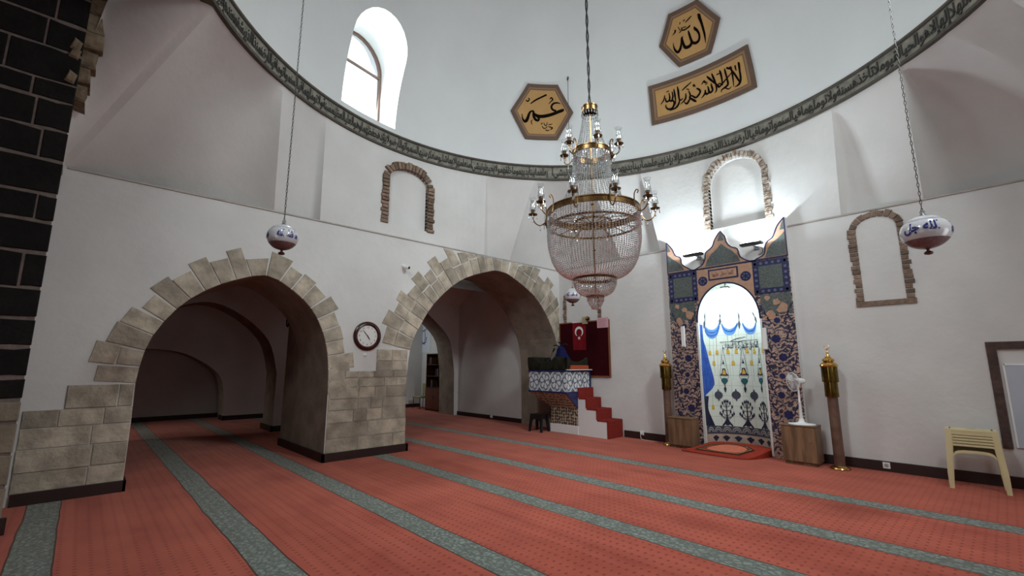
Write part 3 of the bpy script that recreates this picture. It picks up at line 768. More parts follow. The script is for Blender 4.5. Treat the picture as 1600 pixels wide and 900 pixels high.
# upper niches: bricks round an infilled window
def niche_path(u0, u1, z0, spring, top, n=10):
    uc = (u0 + u1) / 2; hw = (u1 - u0) / 2
    return [(u0, z0)] + [(uc - hw * math.cos(PI * k / n), spring + (top - spring) * math.sin(PI * k / n)) for k in range(n + 1)] + [(u1, z0)]
def lw_fn(u, v, h): return (XL + h, u, v)
wall_panel('wall_upper_left', (XL, 2.8, ZC), (XL, 6.57, ZC), 203, 157, (-1, 0, 0), (lw_fn, niche_path(4.10, 5.0, 4.38, 5.33, 5.6), .09))
wall_panel('wall_upper_back', (-4.96, YQ, ZC), (-1.6, YQ, ZC), 113, 67, (0, 1, 0), (q_fn, niche_path(-3.80, -2.76, 4.36, 5.30, 5.78), .17))
wall_panel('wall_upper_right', (XR, 6.57, ZC), (XR, 2.8, ZC), 23, -23, (1, 0, 0))
for nm, a in (('wall_flute_left', ((XL, 2.8, ZC), (XL, 2.05, ZC), 203, 215, (-1, 0, 0))), ('wall_flute_far', ((XL, 6.57, ZC), (XL, 7.37, ZC), 157, 143, (-1, 0, 0))),
              ('wall_flute_back', ((-4.96, YQ, ZC), (-6.0, YQ, ZC), 113, 127, (0, 1, 0))), ('wall_flute_mihrab', ((-1.6, YQ, ZC), (-.54, YQ, ZC), 67, 53.4, (0, 1, 0))),
              ('wall_flute_right', ((XR, 6.57, ZC), (XR, 7.4, ZC), 23, 36.6, (1, 0, 0))), ('wall_flute_near', ((XR, 2.8, ZC), (XR, 2.0, ZC), -23, -36, (1, 0, 0)))):
    struct(strip(nm, *a))
struct(corner('wall_corner_far', (XL, 7.37, ZC), (XL, YQ, ZC), (-6.0, YQ, ZC), 143, 135, 127, 1.8, (-1, 0, 0), (0, 1, 0), .16))
struct(corner('wall_corner_right', (-.54, YQ, ZC), (XR, YQ, ZC), (XR, 7.4, ZC), 53.4, 45, 36.6, 1.6, (0, 1, 0), (1, 0, 0), .45))
mb = MB(); mb.prism([(XL + .02, 4.0), (-6.94, 4.0), (-6.94, 4.62), (XL + .02, 4.75)], lambda u, v, h: (u, lerp(-.45, -.415, (u - XL) / 1.03) - h, v), 0, .1); struct(mb.build('wall_notch', plaster))
def near_top(k):
    s = k * k * (3 - 2 * k); a = band_pt(lerp(234, 244, k)); b = Vector((-6.72, -.10, 6.65))
    q = lerp(a, b, s); return q, lerp(ZB0, 6.65, s)
struct(corner('wall_corner_left', (XL, 2.05, ZC), (XL, YN, ZC), (-6.93, -.40, 4.42), 215, 234, 244, 1.0, (-1, 0, 0), (0, -.15, .06), .42, near_top))
mb = MB(); mb.box((-8.7, -1.1, 3.9), (-7.2, -.50, 6.5)); mb.box((-9.3, -1.1, 3.9), (-8.5, .3, 6.5)); struct(mb.build('wall_return', plaster))
struct(corner('wall_corner_near', (XR, 2.0, ZC), (XR, YN, ZC), (-.9, YN, 5.9), -36, -48, -66))
mb = MB()
mb.grid(lambda s, t: lerp(lerp(Vector((-7.0, YN, 5.9)), Vector((-.9, YN, 5.9)), s), band_pt(lerp(255, 294, s)), t), 16, 2)
struct(mb.build('wall_header', plaster))
# thin ledge line along the top of the walls
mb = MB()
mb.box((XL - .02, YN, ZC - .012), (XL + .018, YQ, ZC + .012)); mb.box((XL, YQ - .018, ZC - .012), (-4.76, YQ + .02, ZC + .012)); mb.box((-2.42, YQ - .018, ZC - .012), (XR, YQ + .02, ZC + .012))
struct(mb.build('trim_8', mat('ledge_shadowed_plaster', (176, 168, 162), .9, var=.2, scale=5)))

def brick_ring(name, path, fn, width, step, h0=-.02, h1=.03, rough=.02, skip=None, mats=None):
    b_ = MB(); L = plen(path); n = round(L / step); st = L / n; g = .007
    for i in range(n):
        if skip and skip(i / n): continue
        q = []; w = width + random.uniform(-rough, rough)
        for s_, d_ in ((i * st + g, 0), ((i + 1) * st - g, 0), ((i + 1) * st - g, w), (i * st + g, w)):
            p, nn = arch_at(path, s_); q.append((p[0] + nn[0] * d_, p[1] + nn[1] * d_))
        b_.prism(q, fn, h0, h1 + random.uniform(-.008, .012), 0, .006)
    return b_.build(name, mats or brick)
struct(brick_ring('trim_9', niche_path(4.10, 5.0, 4.36, 5.33, 5.6), lambda u, v, h: (XL + h, u, v), .15, .075, -.12, .025))
struct(brick_ring('trim_10', niche_path(-3.80, -2.76, 4.34, 5.30, 5.78), lambda u, v, h: (u, YQ - h, v), .12, .075, -.1, .03, mats=mat('limewashed_brick', (186, 176, 164), .9, var=.5, scale=16, c2=(120, 96, 76), bump=.6, bscale=40, island=.2)))
pth = niche_path(-1.43, -.90, 2.62, 3.80, 4.0)
struct(brick_ring('trim_11', pth, lambda u, v, h: (u, YQ - h, v), .105, .075, -.02, .022))
mb = MB(); mb.prism([(-1.54, 2.54), (-.79, 2.54), (-.79, 2.62), (-1.54, 2.62)], q_fn, -.02, .024, 0, .005); struct(mb.build('trim_12', brick))
# the infilled window behind the notice board
struct(brick_ring('trim_13', [(-7.72, 2.5), (-7.72, 3.42), (-6.72, 3.42), (-6.72, 2.5)], lambda u, v, h: (u, YQ - h, v), .10, .09, -.02, .02))

# inscription band
mb = MB(); n = 180
prof = [(RB + .12, ZB0 - .015), (RB - .035, ZB0 - .015), (RB - .045, ZB0 + .02), (RB - .02, ZB0 + .035), (RB - .02, ZB1 - .03), (RB - .05, ZB1 - .015), (RB - .05, ZB1 + .02), (RB + .12, ZB1 + .02)]
rings = [mb.ring([band_pt(360 * k / n, r, z) for k in range(n)]) for r, z in prof]
for i, (a, b) in enumerate(zip(rings, rings[1:])): mb.bridge(a, b, 0 if i == 3 else 1)
band = struct(mb.build('trim_14', [band_stone, band_edge]))
VERSES = ['الله لا إله إلا هو الحي القيوم لا تأخذه سنة ولا نوم له ما في السموات وما في الأرض من ذا الذي يشفع عنده إلا بإذنه',
          'يعلم ما بين أيديهم وما خلفهم ولا يحيطون بشيء من علمه إلا بما شاء وسع كرسيه السموات والأرض ولا يؤده حفظهما وهو العلي العظيم']
VERSES = [VERSES[0] + VERSES[1][:44], VERSES[1] + VERSES[0][40:]]
def band_text(body, az_right, az_left):
    me = text_mesh(arabic(body.replace(' ', '')), .23, 0.006, 1, 'LEFT', .004)
    xs = [v.co.x for v in me.vertices]; ys = [v.co.y for v in me.vertices]
    x0, x1, y0, y1 = min(xs), max(xs), min(ys), max(ys)
    zm = (ZB0 + ZB1) / 2
    for v in me.vertices:
        az = lerp(az_left, az_right, (v.co.x - x0) / (x1 - x0))
        v.co = band_pt(az, RB - .026 - v.co.z, zm + (max(-.13, min(.13, (v.co.y - (y0 + y1) / 2) * .30 / (y1 - y0) * 1.15))))
    me.materials.clear(); me.materials.append(band_ink)
    o = bpy.data.objects.new('carved_inscription', me); COL.objects.link(o)
    wchild(o, band)
band_text(VERSES[0], 40, 138); band_text(VERSES[1], 139, 236)

# dome: a shell with three deep windows, two of them unseen and added for light
mb = MB(); nu, nv = 96, 26
def dome_ring(r, el): return [(DC.x + r * math.cos(el) * math.cos(2 * PI * k / nu), DC.y + r * math.cos(el) * math.sin(2 * PI * k / nu), ZB1 + r * math.sin(el)) for k in range(nu)]
def dome_side(r):
    rs = [mb.ring(dome_ring(r, PI / 2 * j / nv)) for j in range(nv)]
    for a, b in zip(rs, rs[1:]): mb.bridge(a, b)
    top = mb.vert((DC.x, DC.y, ZB1 + r))
    for k in range(nu): mb.face((rs[-1][k], rs[-1][(k + 1) % nu], top))
    return rs[0]
a = dome_side(RD); b = dome_side(5.75); mb.bridge(a, b)
dome = mb.build('ceiling', dome_plaster, smooth=True, angle=35)
def win_path(z0=6.40, spring=7.79, top=8.43, hw=.63, n=14):
    return niche_path(-hw, hw, z0, spring, top, n)
def tunnel(az):
    d = Vector((math.cos(R(az)), math.sin(R(az)), 0)); p = Vector((-d.y, d.x, 0))
    return lambda u, v, h: Vector((DC.x, DC.y, 0)) + d * (4.65 + h) + p * u + Vector((0, 0, v))
for az in (-168, 8, 278):
    c = MB(); c.prism(win_path(), tunnel(az), -1.4, 1.8)
    boolean(dome, c.build('cutter', dome_plaster))
dome.data.polygons.foreach_set('use_smooth', [True] * len(dome.data.polygons))
try: dome.data.set_sharp_from_angle(angle=R(35))
except Exception: pass
struct(dome)
win_brown = mat('window_frame', (92, 70, 58), .5)
for k, az in enumerate((-168, 8, 278)):
    fn = tunnel(az); path = win_path()
    b_ = MB(); w = .055
    inner = [(u * (1 - w / .63), v if i in (0, len(path) - 1) else v - .05) for i, (u, v) in enumerate(path)]
    inner[0] = (inner[0][0], path[0][1] + .05); inner[-1] = (inner[-1][0], path[-1][1] + .05)
    for i in range(len(path)):
        j = (i + 1) % len(path)
        q = [path[i], path[j], inner[j], inner[i]]
        b_.prism(q, fn, .50, .56)
    b_.prism([(-.6, 7.70), (.6, 7.70), (.6, 7.74), (-.6, 7.74)], fn, .505, .555)
    fr = b_.build('window_%d' % (k + 1), win_brown); struct(fr)
    g = MB(); g.poly([fn(u, v, .53) for u, v in inner]); wchild(g.build('window_pane', pane_glass), fr)

# skirting boards
def skirt(name, boxes):
    b_ = MB()
    for a, b in boxes: b_.box(a, b, 0, bev=.006)
    return struct(b_.build(name, skirting))
skirt('baseboard_qibla', [((-6.08, YQ - .025, 0), (-4.76, YQ, .15)), ((-2.42, YQ - .025, 0), (XR, YQ, .15)), ((-12.45, YQ - .025, 0), (-9.40, YQ, .12))])
skirt('baseboard_piers', [((XL - .0, YN, 0), (XL + .04, .60, .14)), ((-9.40, .57, 0), (XL + .04, .60, .14)), ((XL, 3.10, 0), (XL + .045, 4.71, .14)), ((-10.3, 3.10, 0), (XL + .045, 3.14, .14)), ((-9.4, 4.67, 0), (XL + .045, 4.71, .14))])
skirt('baseboard_jamb', [((XB, -5.0, 0), (XB + .035, -.35, .16))])

# -------- the aisles behind the arcade
def arcade(name, x, T, arches, zt, m):
    outl = [(-5.5, 0)]
    for A in arches: outl += A
    outl += [(10.2, 0), (10.2, zt), (-5.5, zt)]
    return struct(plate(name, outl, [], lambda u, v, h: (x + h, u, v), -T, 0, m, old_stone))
A3 = [(.45, 0)] + [q[:2] for q in crom([(.45, 1.4, 0), (.7, 2.2, 0), (1.3, 2.8, 0), (2.0, 3.05, 0), (2.7, 2.8, 0), (3.35, 2.2, 0), (3.6, 1.4, 0)], 5)] + [(3.6, 0)]
A4 = [(4.9, 0)] + [q[:2] for q in crom([(4.9, 1.4, 0), (5.1, 2.2, 0), (5.7, 3.0, 0), (6.7, 3.5, 0), (7.6, 3.4, 0), (8.25, 3.0, 0), (8.83, 2.4, 0), (9.03, 1.4, 0)], 5)] + [(9.05, 0)]
arcade('wall_aisle', -12.45, .85, [A3, A4], ZC + .2, plaster)
A5 = [(-2.2, 0)] + [q[:2] for q in crom([(-2.2, .9, 0), (-1.5, 1.6, 0), (0, 2.05, 0), (1.3, 2.05, 0), (2.2, 1.9, 0), (3.0, 1.35, 0), (3.2, .7, 0)], 5)] + [(3.25, 0)]
arcade('wall_inner', -15.9, .8, [A5], ZC, plaster)
mb = MB(); mb.box((-17.6, -5.5, 0), (-17.1, 11.0, 4.2)); struct(mb.build('wall_far', plaster))
mb = MB(); mb.box((-17.6, 9.95, 0), (-12.5, 10.4, 4.2)); struct(mb.build('wall_side', plaster))
mb = MB(); mb.box((-17.6, -6.0, 0), (-9.0, -5.4, 4.4)); struct(mb.build('wall_end', plaster))
mb = MB()
mb.grid(lambda s, t: Vector((lerp(-9.35, -12.5, s), lerp(-5.5, 9.3, t), 3.55 + .75 * math.sin(PI * s))), 16, 1)
mb.grid(lambda s, t: Vector((lerp(-13.2, -16.0, s), lerp(-5.5, 10.2, t), 3.4 + .6 * math.sin(PI * s))), 16, 1)
mb.box((-17.6, -5.6, 4.3), (-9.2, 10.4, 4.5))
struct(mb.build('ceiling_aisle', plaster))
skirt('baseboard_aisle', [((-12.45, 3.55, 0), (-12.41, 4.95, .13)), ((-13.35, 3.56, 0), (-12.41, 3.6, .13)), ((-17.1, -5, 0), (-17.07, 9.95, .13)), ((-15.9, 3.22, 0), (-15.87, 9.9, .13)), ((-16.4, 3.2, 0), (-15.87, 3.25, .13))])

# the porch behind the camera
mb = MB(); mb.box((XR + .3, -5.2, 0), (XR + .7, YN, 6.6)); struct(mb.build('wall_porch', plaster))
mb = MB(); mb.box((-9.6, -5.2, 6.3), (XR + .7, -.42, 6.5)); struct(mb.build('ceiling_porch', plaster))
struct(plate('wall_front', [(-9.6, 0), (XR + .7, 0), (XR + .7, 6.5), (-9.6, 6.5)], [[(-3.3, .02), (-1.9, .02), (-1.9, 2.5), (-3.3, 2.5)]], lambda u, v, h: (u, -5.0 - h, v), 0, .5, plaster))
# ================================================================ the mihrab (tiled prayer niche)
YP = 9.08
mih = thing('mihrab', 'tall prayer niche framed in blue and tan floral tiles, lit from above', 'prayer niche', (NX, YQ, 0))
SCL = [(-4.74, 4.25), (-4.62, 4.1), (-4.55, 3.94), (-4.44, 3.87), (-4.42, 3.73), (-4.32, 3.64), (-4.19, 3.56), (-4.07, 3.60), (-3.98, 3.65), (-3.92, 3.76), (-3.90, 3.88), (-3.76, 3.98), (-3.70, 4.12), (-3.58, 4.27)]
SCR = [(-3.50, 4.15), (-3.47, 4.01), (-3.39, 3.91), (-3.28, 3.85), (-3.25, 3.70), (-3.15, 3.61), (-3.02, 3.55), (-2.95, 3.59), (-2.81, 3.66), (-2.77, 3.86), (-2.65, 3.95), (-2.59, 4.08), (-2.53, 4.18), (-2.43, 4.28)]
sc3 = [(u, v) for u, v, _ in crom([(a, b, 0) for a, b in SCL], 3)] + [(u, v) for u, v, _ in crom([(a, b, 0) for a, b in SCR], 3)]
outl = [(-4.76, 0)] + NARCH + [(-2.42, 0), (-2.42, 4.28)] + sc3[::-1] + [(-4.76, 4.25)]
def p_fn(u, v, h): return (u, YP - h, v)
wchild(plate('tile_frame', outl, [], p_fn, -.13, 0, floral, white_paint), mih)
def decal(name, polys, m, h=.004, parent=mih, fn=p_fn, h0=-.005, split=False):
    if split: return [decal(name, [q], m, h, parent, fn, h0) for q in polys]
    b_ = MB()
    for q in polys: b_.prism(q, fn, h0, h)
    return wchild(b_.build(name, m), parent)
def decal_ribbon(name, lines, m, h=.006, parent=mih, fn=p_fn, h0=-.003):
    b_ = MB()
    for q in lines: b_.ribbon(q, fn, h0, h)
    return wchild(b_.build(name, m), parent)
def circle(u, v, r, n=20): return [(u + r * math.cos(2 * PI * k / n), v + r * math.sin(2 * PI * k / n)) for k in range(n)]
mat_lilac = mat('dusty_rose_tile', (164, 136, 122), .35, var=.25, scale=25)
# upper zone: tan field with green panels
tz = MB()
low = sc3; nlow = len(low)
for a, b in zip(low, low[1:]):
    if min(a[1], b[1]) > 3.57: tz.prism([(a[0], 3.555), (b[0], 3.555), (b[0], b[1] - .004), (a[0], a[1] - .004)], p_fn, -.005, .003)
wchild(tz.build('tan_crown', tan), mih)
decal('green_spandrel', [
    [(-4.73, 3.58), (-4.37, 3.58), (-4.42, 3.67), (-4.50, 3.77), (-4.60, 3.84), (-4.73, 3.96)],
    [(-3.93, 3.58), (-3.24, 3.58), (-3.29, 3.70), (-3.38, 3.82), (-3.48, 3.90), (-3.58, 4.0), (-3.68, 3.90), (-3.78, 3.83), (-3.87, 3.72)],
    [(-2.80, 3.58), (-2.45, 3.58), (-2.45, 4.0), (-2.56, 3.90), (-2.66, 3.84), (-2.74, 3.74)],
    [(-3.645, 4.06), (-3.52, 4.06), (-3.555, 4.18), (-3.58, 4.25), (-3.61, 4.18)],
    [(-4.745, 4.03), (-4.66, 4.03), (-4.70, 4.14), (-4.745, 4.22)], [(-2.52, 4.05), (-2.435, 4.05), (-2.435, 4.24), (-2.48, 4.17)]], greengrey, .007, split=True)
decal_ribbon('scallop_outline', [[(u, v - .012, .022) for u, v in sc3]], navy_dark, .009)
decal_ribbon('navy_line', [[(-4.75, 3.545, .03), (-2.43, 3.555, .03)], [(-4.748, 3.55, .02), (-4.748, 4.24, .02)], [(-2.432, 3.55, .02), (-2.432, 4.26, .02)]], navy_dark, .009)
# spandrel over the arch
sp = MB()
arc = [q for q in NARCH if q[1] > 2.7]
for a, b in zip(arc, arc[1:]): sp.prism([(a[0], a[1] + .01), (b[0], b[1] + .01), (b[0], 3.53), (a[0], 3.53)], p_fn, -.005, .003)
wchild(sp.build('tan_spandrel', tan), mih)
decal_ribbon('arch_outline', [[(NX + (u - NX) * 1.02, v * 1.004, .03) for u, v in NARCH if v > 2.3]], navy_dark, .007)
decal('roundel', [circle(-4.0, 3.29, .095)], navy, .008); decal('roundel', [circle(-3.17, 3.28, .095)], navy, .008)
decal('roundel_rosette', [circle(-4.0 + .05 * math.cos(k), 3.29 + .05 * math.sin(k), .016, 8) for k in range(0, 7)] + [circle(-3.17 + .05 * math.cos(k), 3.28 + .05 * math.sin(k), .016, 8) for k in range(0, 7)], greengrey, .010)
pl = decal('inscription_plaque', [[(-3.88, 3.28), (-3.30, 3.28), (-3.30, 3.50), (-3.88, 3.50)]], navy_dark, .007)
decal('plaque_field', [[(-3.85, 3.31), (-3.33, 3.31), (-3.33, 3.47), (-3.85, 3.47)]], tan, .010, pl)
wchild(text_obj('plaque_lettering', arabic('كلما دخل عليها'), .135, .002, lambda u, v, h: (NX - .015 + u, YP - .013 - h, 3.39 + v), mat('umber_ink', (112, 76, 60), .6), fit=(.42, .11)), pl)
# side panels: navy borders with rosettes round green fields
for (u0, u1) in ((-4.74, -4.12), (-3.04, -2.435)):
    z0, z1, w = 2.90, 3.53, .105
    fr_ = decal('border_panel', [[(u0, z0), (u1, z0), (u1, z1), (u0, z1)]], navy_dark, .005)
    decal('border_field', [[(u0 + w, z0 + w), (u1 - w, z0 + w), (u1 - w, z1 - w), (u0 + w, z1 - w)]], greengrey, .008, fr_)
    ros = []
    for k in range(6):
        t = (k + .5) / 6
        for q in ((lerp(u0, u1, t), z0 + w / 2), (lerp(u0, u1, t), z1 - w / 2), (u0 + w / 2, lerp(z0, z1, t)), (u1 - w / 2, lerp(z0, z1, t))):
            ros.append(circle(q[0], q[1], .026, 8))
    decal('rosette_pattern', ros, mat('dull_lilac_glaze', (92, 94, 128), .3), .008, fr_)
# broken patches of tan flowers and the round navy blossoms of the lower panels
bl = []; rim = []; tanp = []; leaf = []
for u0, u1 in ((-4.68, -4.22), (-2.93, -2.48)):
    uc = (u0 + u1) / 2
    for k in range(7):
        z = .42 + k * .33
        bl.append([(uc + .05 * math.sin(k * 2.1) + (.062 + .014 * math.sin(k * 1.7)) * (1 + .10 * math.cos(7 * a)) * math.cos(a), z + (.062 + .014 * math.sin(k * 1.7)) * (1 + .10 * math.cos(7 * a)) * math.sin(a)) for a in [2 * PI * j / 28 for j in range(28)]])
        rim.append(circle(uc + .05 * math.sin(k * 2.1), z, .088 + .014 * math.sin(k * 1.7), 14))
        for sgn in (-1, 1):
            for a in range(3):
                x, y = uc + sgn * (.10 + .05 * a), z + .11 * (a - 1) + .08
                leaf.append([(x, y, .004), (x + sgn * .03, y + .03, .025), (x + sgn * .05, y + .075, .03), (x + sgn * .04, y + .12, .004)])
    for (du, z, s) in ((.12, 2.62, .10), (-.10, 2.50, .08), (.02, 2.74, .06), (-.13, 2.82, .05)):
        tanp.append([(uc + du + s * r_ * math.cos(a), z + s * r_ * math.sin(a)) for a, r_ in [(2 * PI * j / 11, random.uniform(.65, 1.25)) for j in range(11)]])
decal('broken_green_field', [[(u0, 2.52), (u1, 2.52), (u1, 2.89), (u0, 2.89)] for u0, u1 in ((-4.74, -4.20), (-2.95, -2.44))], greengrey, .003, split=True)
decal('tan_blossom_patch', tanp, tan, .006, split=True)
for a, c in zip(rim, bl): decal('navy_blossom', [c], navy, .007, decal('blossom_rim', [a], mat_lilac, .004))
decal_ribbon('leaf_pattern', leaf, navy_dark, .006)
decal('white_jamb_strip', split=True, m=white_paint, h=.008, polys=[[(NX - NA - .035, .02), (NX - NA - .002, .02), (NX - NA - .002, NS), (NX - NA - .035, NS)], [(NX + NA + .002, .02), (NX + NA + .035, .02), (NX + NA + .035, NS), (NX + NA + .002, NS)]])
# the niche itself
mb = MB()
def nich(ph, z, h=0):
    k = niche_hw(z)
    return Vector((NX - (NA - h) * k * math.cos(ph), 9.085 + (NB_ - h + .035) * k * math.sin(ph), z))
zs = [0, .2, .5, .9, 1.3, 1.7, 2.1, 2.3, NS] + [NS + (NT - NS) * math.sin(R(a)) for a in (10, 20, 30, 40, 50, 60, 70, 78, 84)]
rows = [mb.ring([nich(PI * k / 24, z) for k in range(25)]) for z in zs]
for a, b in zip(rows, rows[1:]): mb.bridge(a, b, 0, False)
top = mb.vert((NX, 9.085, NT))
for k in range(24): mb.face((rows[-1][k], rows[-1][k + 1], top))
wchild(mb.build('niche_lining', white_tile, smooth=True, angle=60), mih)
# the painted tiles of the niche
def n_fn(u, v, h): return nich(max(.01, min(PI - .01, u)), v, h)
def strip_poly(b_, A, B, h, n=5):
    """fill between two lines A and B on the niche wall"""
    A = crom([(a[0], a[1], 0) for a in A], n); B = crom([(a[0], a[1], 0) for a in B], n)
    k = min(len(A), len(B)); A = A[:k]; B = B[:k]
    prev = None
    for a, b in zip(A, B):
        cur = [b_.vert(n_fn(lerp(a[0], b[0], t), lerp(a[1], b[1], t), h)) for t in (0, .33, .67, 1)]
        if prev: b_.bridge(prev, cur, 0, False)
        prev = cur
EXTRA = ([(3.0, 1.93), (3.03, 1.80), (3.06, 1.70)], [(3.06, 1.95), (3.08, 1.85), (3.09, 1.70)])
for k, (A, B) in enumerate(SWAGS + [EXTRA]):
    b_ = MB(); strip_poly(b_, A, B, .004)
    sw = wchild(b_.build('painted_swag', mural_blue), mih)
    if k == 3: continue
    fl = [f for f in FOLDS if A[0][0] - .05 < f[2][0] < A[-1][0] + .05]
    decal_ribbon('swag_fold', [[(u, v, .022) for u, v, _ in crom([(p[0], p[1], 0) for p in f], 4)] for f in fl], mural_fold, .008, sw, n_fn, .003)
b_ = MB()
strip_poly(b_, [CURT[0], CURT[0], (.05, 1.6), (.05, 1.35), (.05, 1.15), (.06, 1.05)], [CURT[1], CURT[2], CURT[3], CURT[4], CURT[5], CURT[6]], .004)
strip_poly(b_, [(.06, 1.05), (.06, 1.0), (.07, .97)], [CURT[6], CURT[7], CURT[8]], .004)
cu_ = wchild(b_.build('painted_curtain', mural_blue_deep), mih)
decal_ribbon('curtain_pleat', [[(u, v, .02) for u, v in f] for f in PLEAT], mural_fold, .008, cu_, n_fn, .003)
b_ = MB()
strip_poly(b_, [(.06, 1.0), (.07, .8), (.08, .6), (.09, .43)], [CURTD[1], CURTD[2], CURTD[3], CURTD[4]], .0035)
wchild(b_.build('painted_navy_drape', mural_navy), mih)  # dark navy lower part of the painted curtain
decal_ribbon('painted_thread', [[(a[0], a[1], .006), (b[0], b[1], .006)] for a, b in THREAD] + [[(u, 1.93, .004), (u, 1.45 + .2 * math.sin(u * 9), .004)] for u in (.45, .7, .95, 1.3, 1.6, 1.75, 2.0, 2.4, 2.7)], mural_line, .004, mih, n_fn, .002)
decal('painted_tassel', [[(u - .055, v - .045), (u + .055, v - .045), (u + .05, v + .02), (u + .02, v + .045), (u - .02, v + .045), (u - .05, v + .02)] for u, v in GOLD], mural_gold, .007, mih, n_fn, .002, True)
for f in FINIAL: decal_ribbon('painted_finial', [[(f[0][0], f[0][1], .01), (lerp(f[0][0], f[1][0], .5), lerp(f[0][1], f[1][1], .5), .05), (f[1][0], f[1][1], .02), (lerp(f[1][0], f[2][0], .4), lerp(f[1][1], f[2][1], .4), .09), (f[2][0], f[2][1], .02)]], mural_grey, .008, mih, n_fn, .003)
for t_, a_, b2, g_, k_, e_ in LAMPS:
    chains, gl, tl, dk = [], [], [], []
    w = (b2[0] - a_[0]) / 2; uc = (a_[0] + b2[0]) / 2
    chains += [[(t_[0], t_[1], .008), (a_[0], a_[1], .008)], [(t_[0], t_[1], .008), (b2[0], b2[1], .008)], [(a_[0], a_[1], .008), (lerp(a_[0], k_[0], .7), k_[1], .008)], [(b2[0], b2[1], .008), (lerp(b2[0], k_[0], .7), k_[1], .008)]]
    dk.append([(uc - w, g_[1] - .03), (uc + w, g_[1] - .03), (uc + w * .5, g_[1] + .02), (uc + w * .3, g_[1] + .11), (uc - w * .3, g_[1] + .11), (uc - w * .5, g_[1] + .02)])
    gl.append([(uc - w * .45, g_[1] - .025), (uc + w * .45, g_[1] - .025), (uc + w * .3, g_[1] + .05), (uc, g_[1] + .1), (uc - w * .3, g_[1] + .05)])
    tl.append([(uc - w * .2, k_[1] - .06), (uc + w * .2, k_[1] - .06), (uc + w * .75, k_[1]), (uc + w * .6, k_[1] + .04), (uc + w * .25, k_[1] + .06), (uc - w * .25, k_[1] + .06), (uc - w * .6, k_[1] + .04), (uc - w * .75, k_[1])])
    dk.append([(uc - w * .08, e_[1] - .06), (uc + w * .08, e_[1] - .06), (uc + w * .3, e_[1] + .01), (uc + w * .1, e_[1] + .05), (uc + w * .08, k_[1] - .05), (uc - w * .08, k_[1] - .05), (uc - w * .1, e_[1] + .05), (uc - w * .3, e_[1] + .01)])
    dk.append([(uc - w * .25, g_[1] + .20), (uc + w * .25, g_[1] + .20), (uc + w * .1, g_[1] + .24), (uc, g_[1] + .30), (uc - w * .1, g_[1] + .24)])
    pl_ = decal('painted_lamp', tl, mural_teal, .009, mih, n_fn, .002)
    decal_ribbon('lamp_chain', chains, mural_navy, .005, pl_, n_fn, .002); decal('lamp_hood', dk, mural_navy, .007, pl_, n_fn, .002); decal('lamp_flame', gl, mural_gold, .010, pl_, n_fn, .002)
for c_, l_, r_ in MED:
    md = []
    w = (r_[0] - l_[0]) / 2
    md.append([(c_[0] + w * math.cos(2 * PI * k / 18), c_[1] + .078 * math.sin(2 * PI * k / 18)) for k in range(18)])
    for sg in (1, -1): md.append([(c_[0] - w * .25, c_[1] + sg * .07), (c_[0] + w * .25, c_[1] + sg * .07), (c_[0] + w * .12, c_[1] + sg * .105), (c_[0], c_[1] + sg * .125), (c_[0] - w * .12, c_[1] + sg * .105)])
    decal('painted_medallion', md, mural_grey, .007, mih, n_fn, .002)
for t_, b2, l_, r_ in TREE:
    st, bud = [], []
    uc = (l_[0] + r_[0]) / 2; w = (r_[0] - l_[0]) / 2; zb, zt = .42, t_[1]
    st.append([(uc, zb + .12, .06), (uc, zb + .26, .035), (uc, zt - .02, .02)])
    for sg in (-1, 1):
        st.append([(uc, zb + .14, .03), (uc + sg * w * .35, zb + .05, .05), (uc + sg * w * .75, zb, .03)]); st.append([(uc, zb + .11, .08), (uc + sg * w * .25, zb + .02, .1)])
        for j, (dz, du) in enumerate(((.20, 1.0), (.235, .55), (.33, .8), (.40, .55), (.43, .25), (.17, .75))):
            st.append([(uc, zb + dz - .04, .012), (uc + sg * w * du * .6, zb + dz - .03, .012), (uc + sg * w * du, zb + dz + .02, .012)])
            u, v = uc + sg * w * du, zb + dz + .035
            bud.append([(u, v - .035), (u + w * .13, v - .01), (u + w * .09, v + .025), (u, v + .04), (u - w * .09, v + .025), (u - w * .13, v - .01)])
    bud.append([(uc, zt - .05), (uc + w * .14, zt - .02), (uc, zt + .03), (uc - w * .14, zt - .02)])
    tr_ = decal_ribbon('painted_tree', st, mural_navy, .006, mih, n_fn, .002); decal('tree_bud', bud, mural_navy, .007, tr_, n_fn, .002)
# dark border of arches at the foot and the tan motifs below it
b_ = MB(); strip_poly(b_, [(.12, .43), (.8, .415), (1.57, .415), (2.3, .42), (3.02, .43)], [(.12, .27), (.8, .265), (1.57, .265), (2.3, .27), (3.02, .285)], .004, 8)
bd = wchild(b_.build('painted_plinth', mural_grey), mih)
arcs = []
for k in range(9):
    u = .35 + k * .31
    for r_ in (.12, .07): arcs.append([(u + r_ * math.cos(a) * 1.1, .30 + r_ * .75 * math.sin(a), .018) for a in [PI * j / 8 for j in range(9)]])
decal_ribbon('plinth_arch', arcs, mat('pale_slip', (168, 168, 160), .4), .008, bd, n_fn, .003)
b_ = MB(); strip_poly(b_, [(.1, .268), (.8, .262), (1.57, .262), (2.3, .268), (3.03, .282)], [(.1, .05), (.8, .05), (1.57, .05), (2.3, .05), (3.03, .05)], .003, 8)
bt = wchild(b_.build('tan_footing', mat('pale_tan_tile', (188, 170, 154), .4, var=.25, scale=12)), mih)
mo = []
for k in range(6):
    u = .55 + k * .38
    mo.append([(u - .13, .2), (u - .05, .15), (u, .12), (u + .05, .15), (u + .13, .2), (u + .05, .225), (u, .24), (u - .05, .225)])
decal('footing_motif', mo, mural_navy, .007, bt, n_fn, .002)
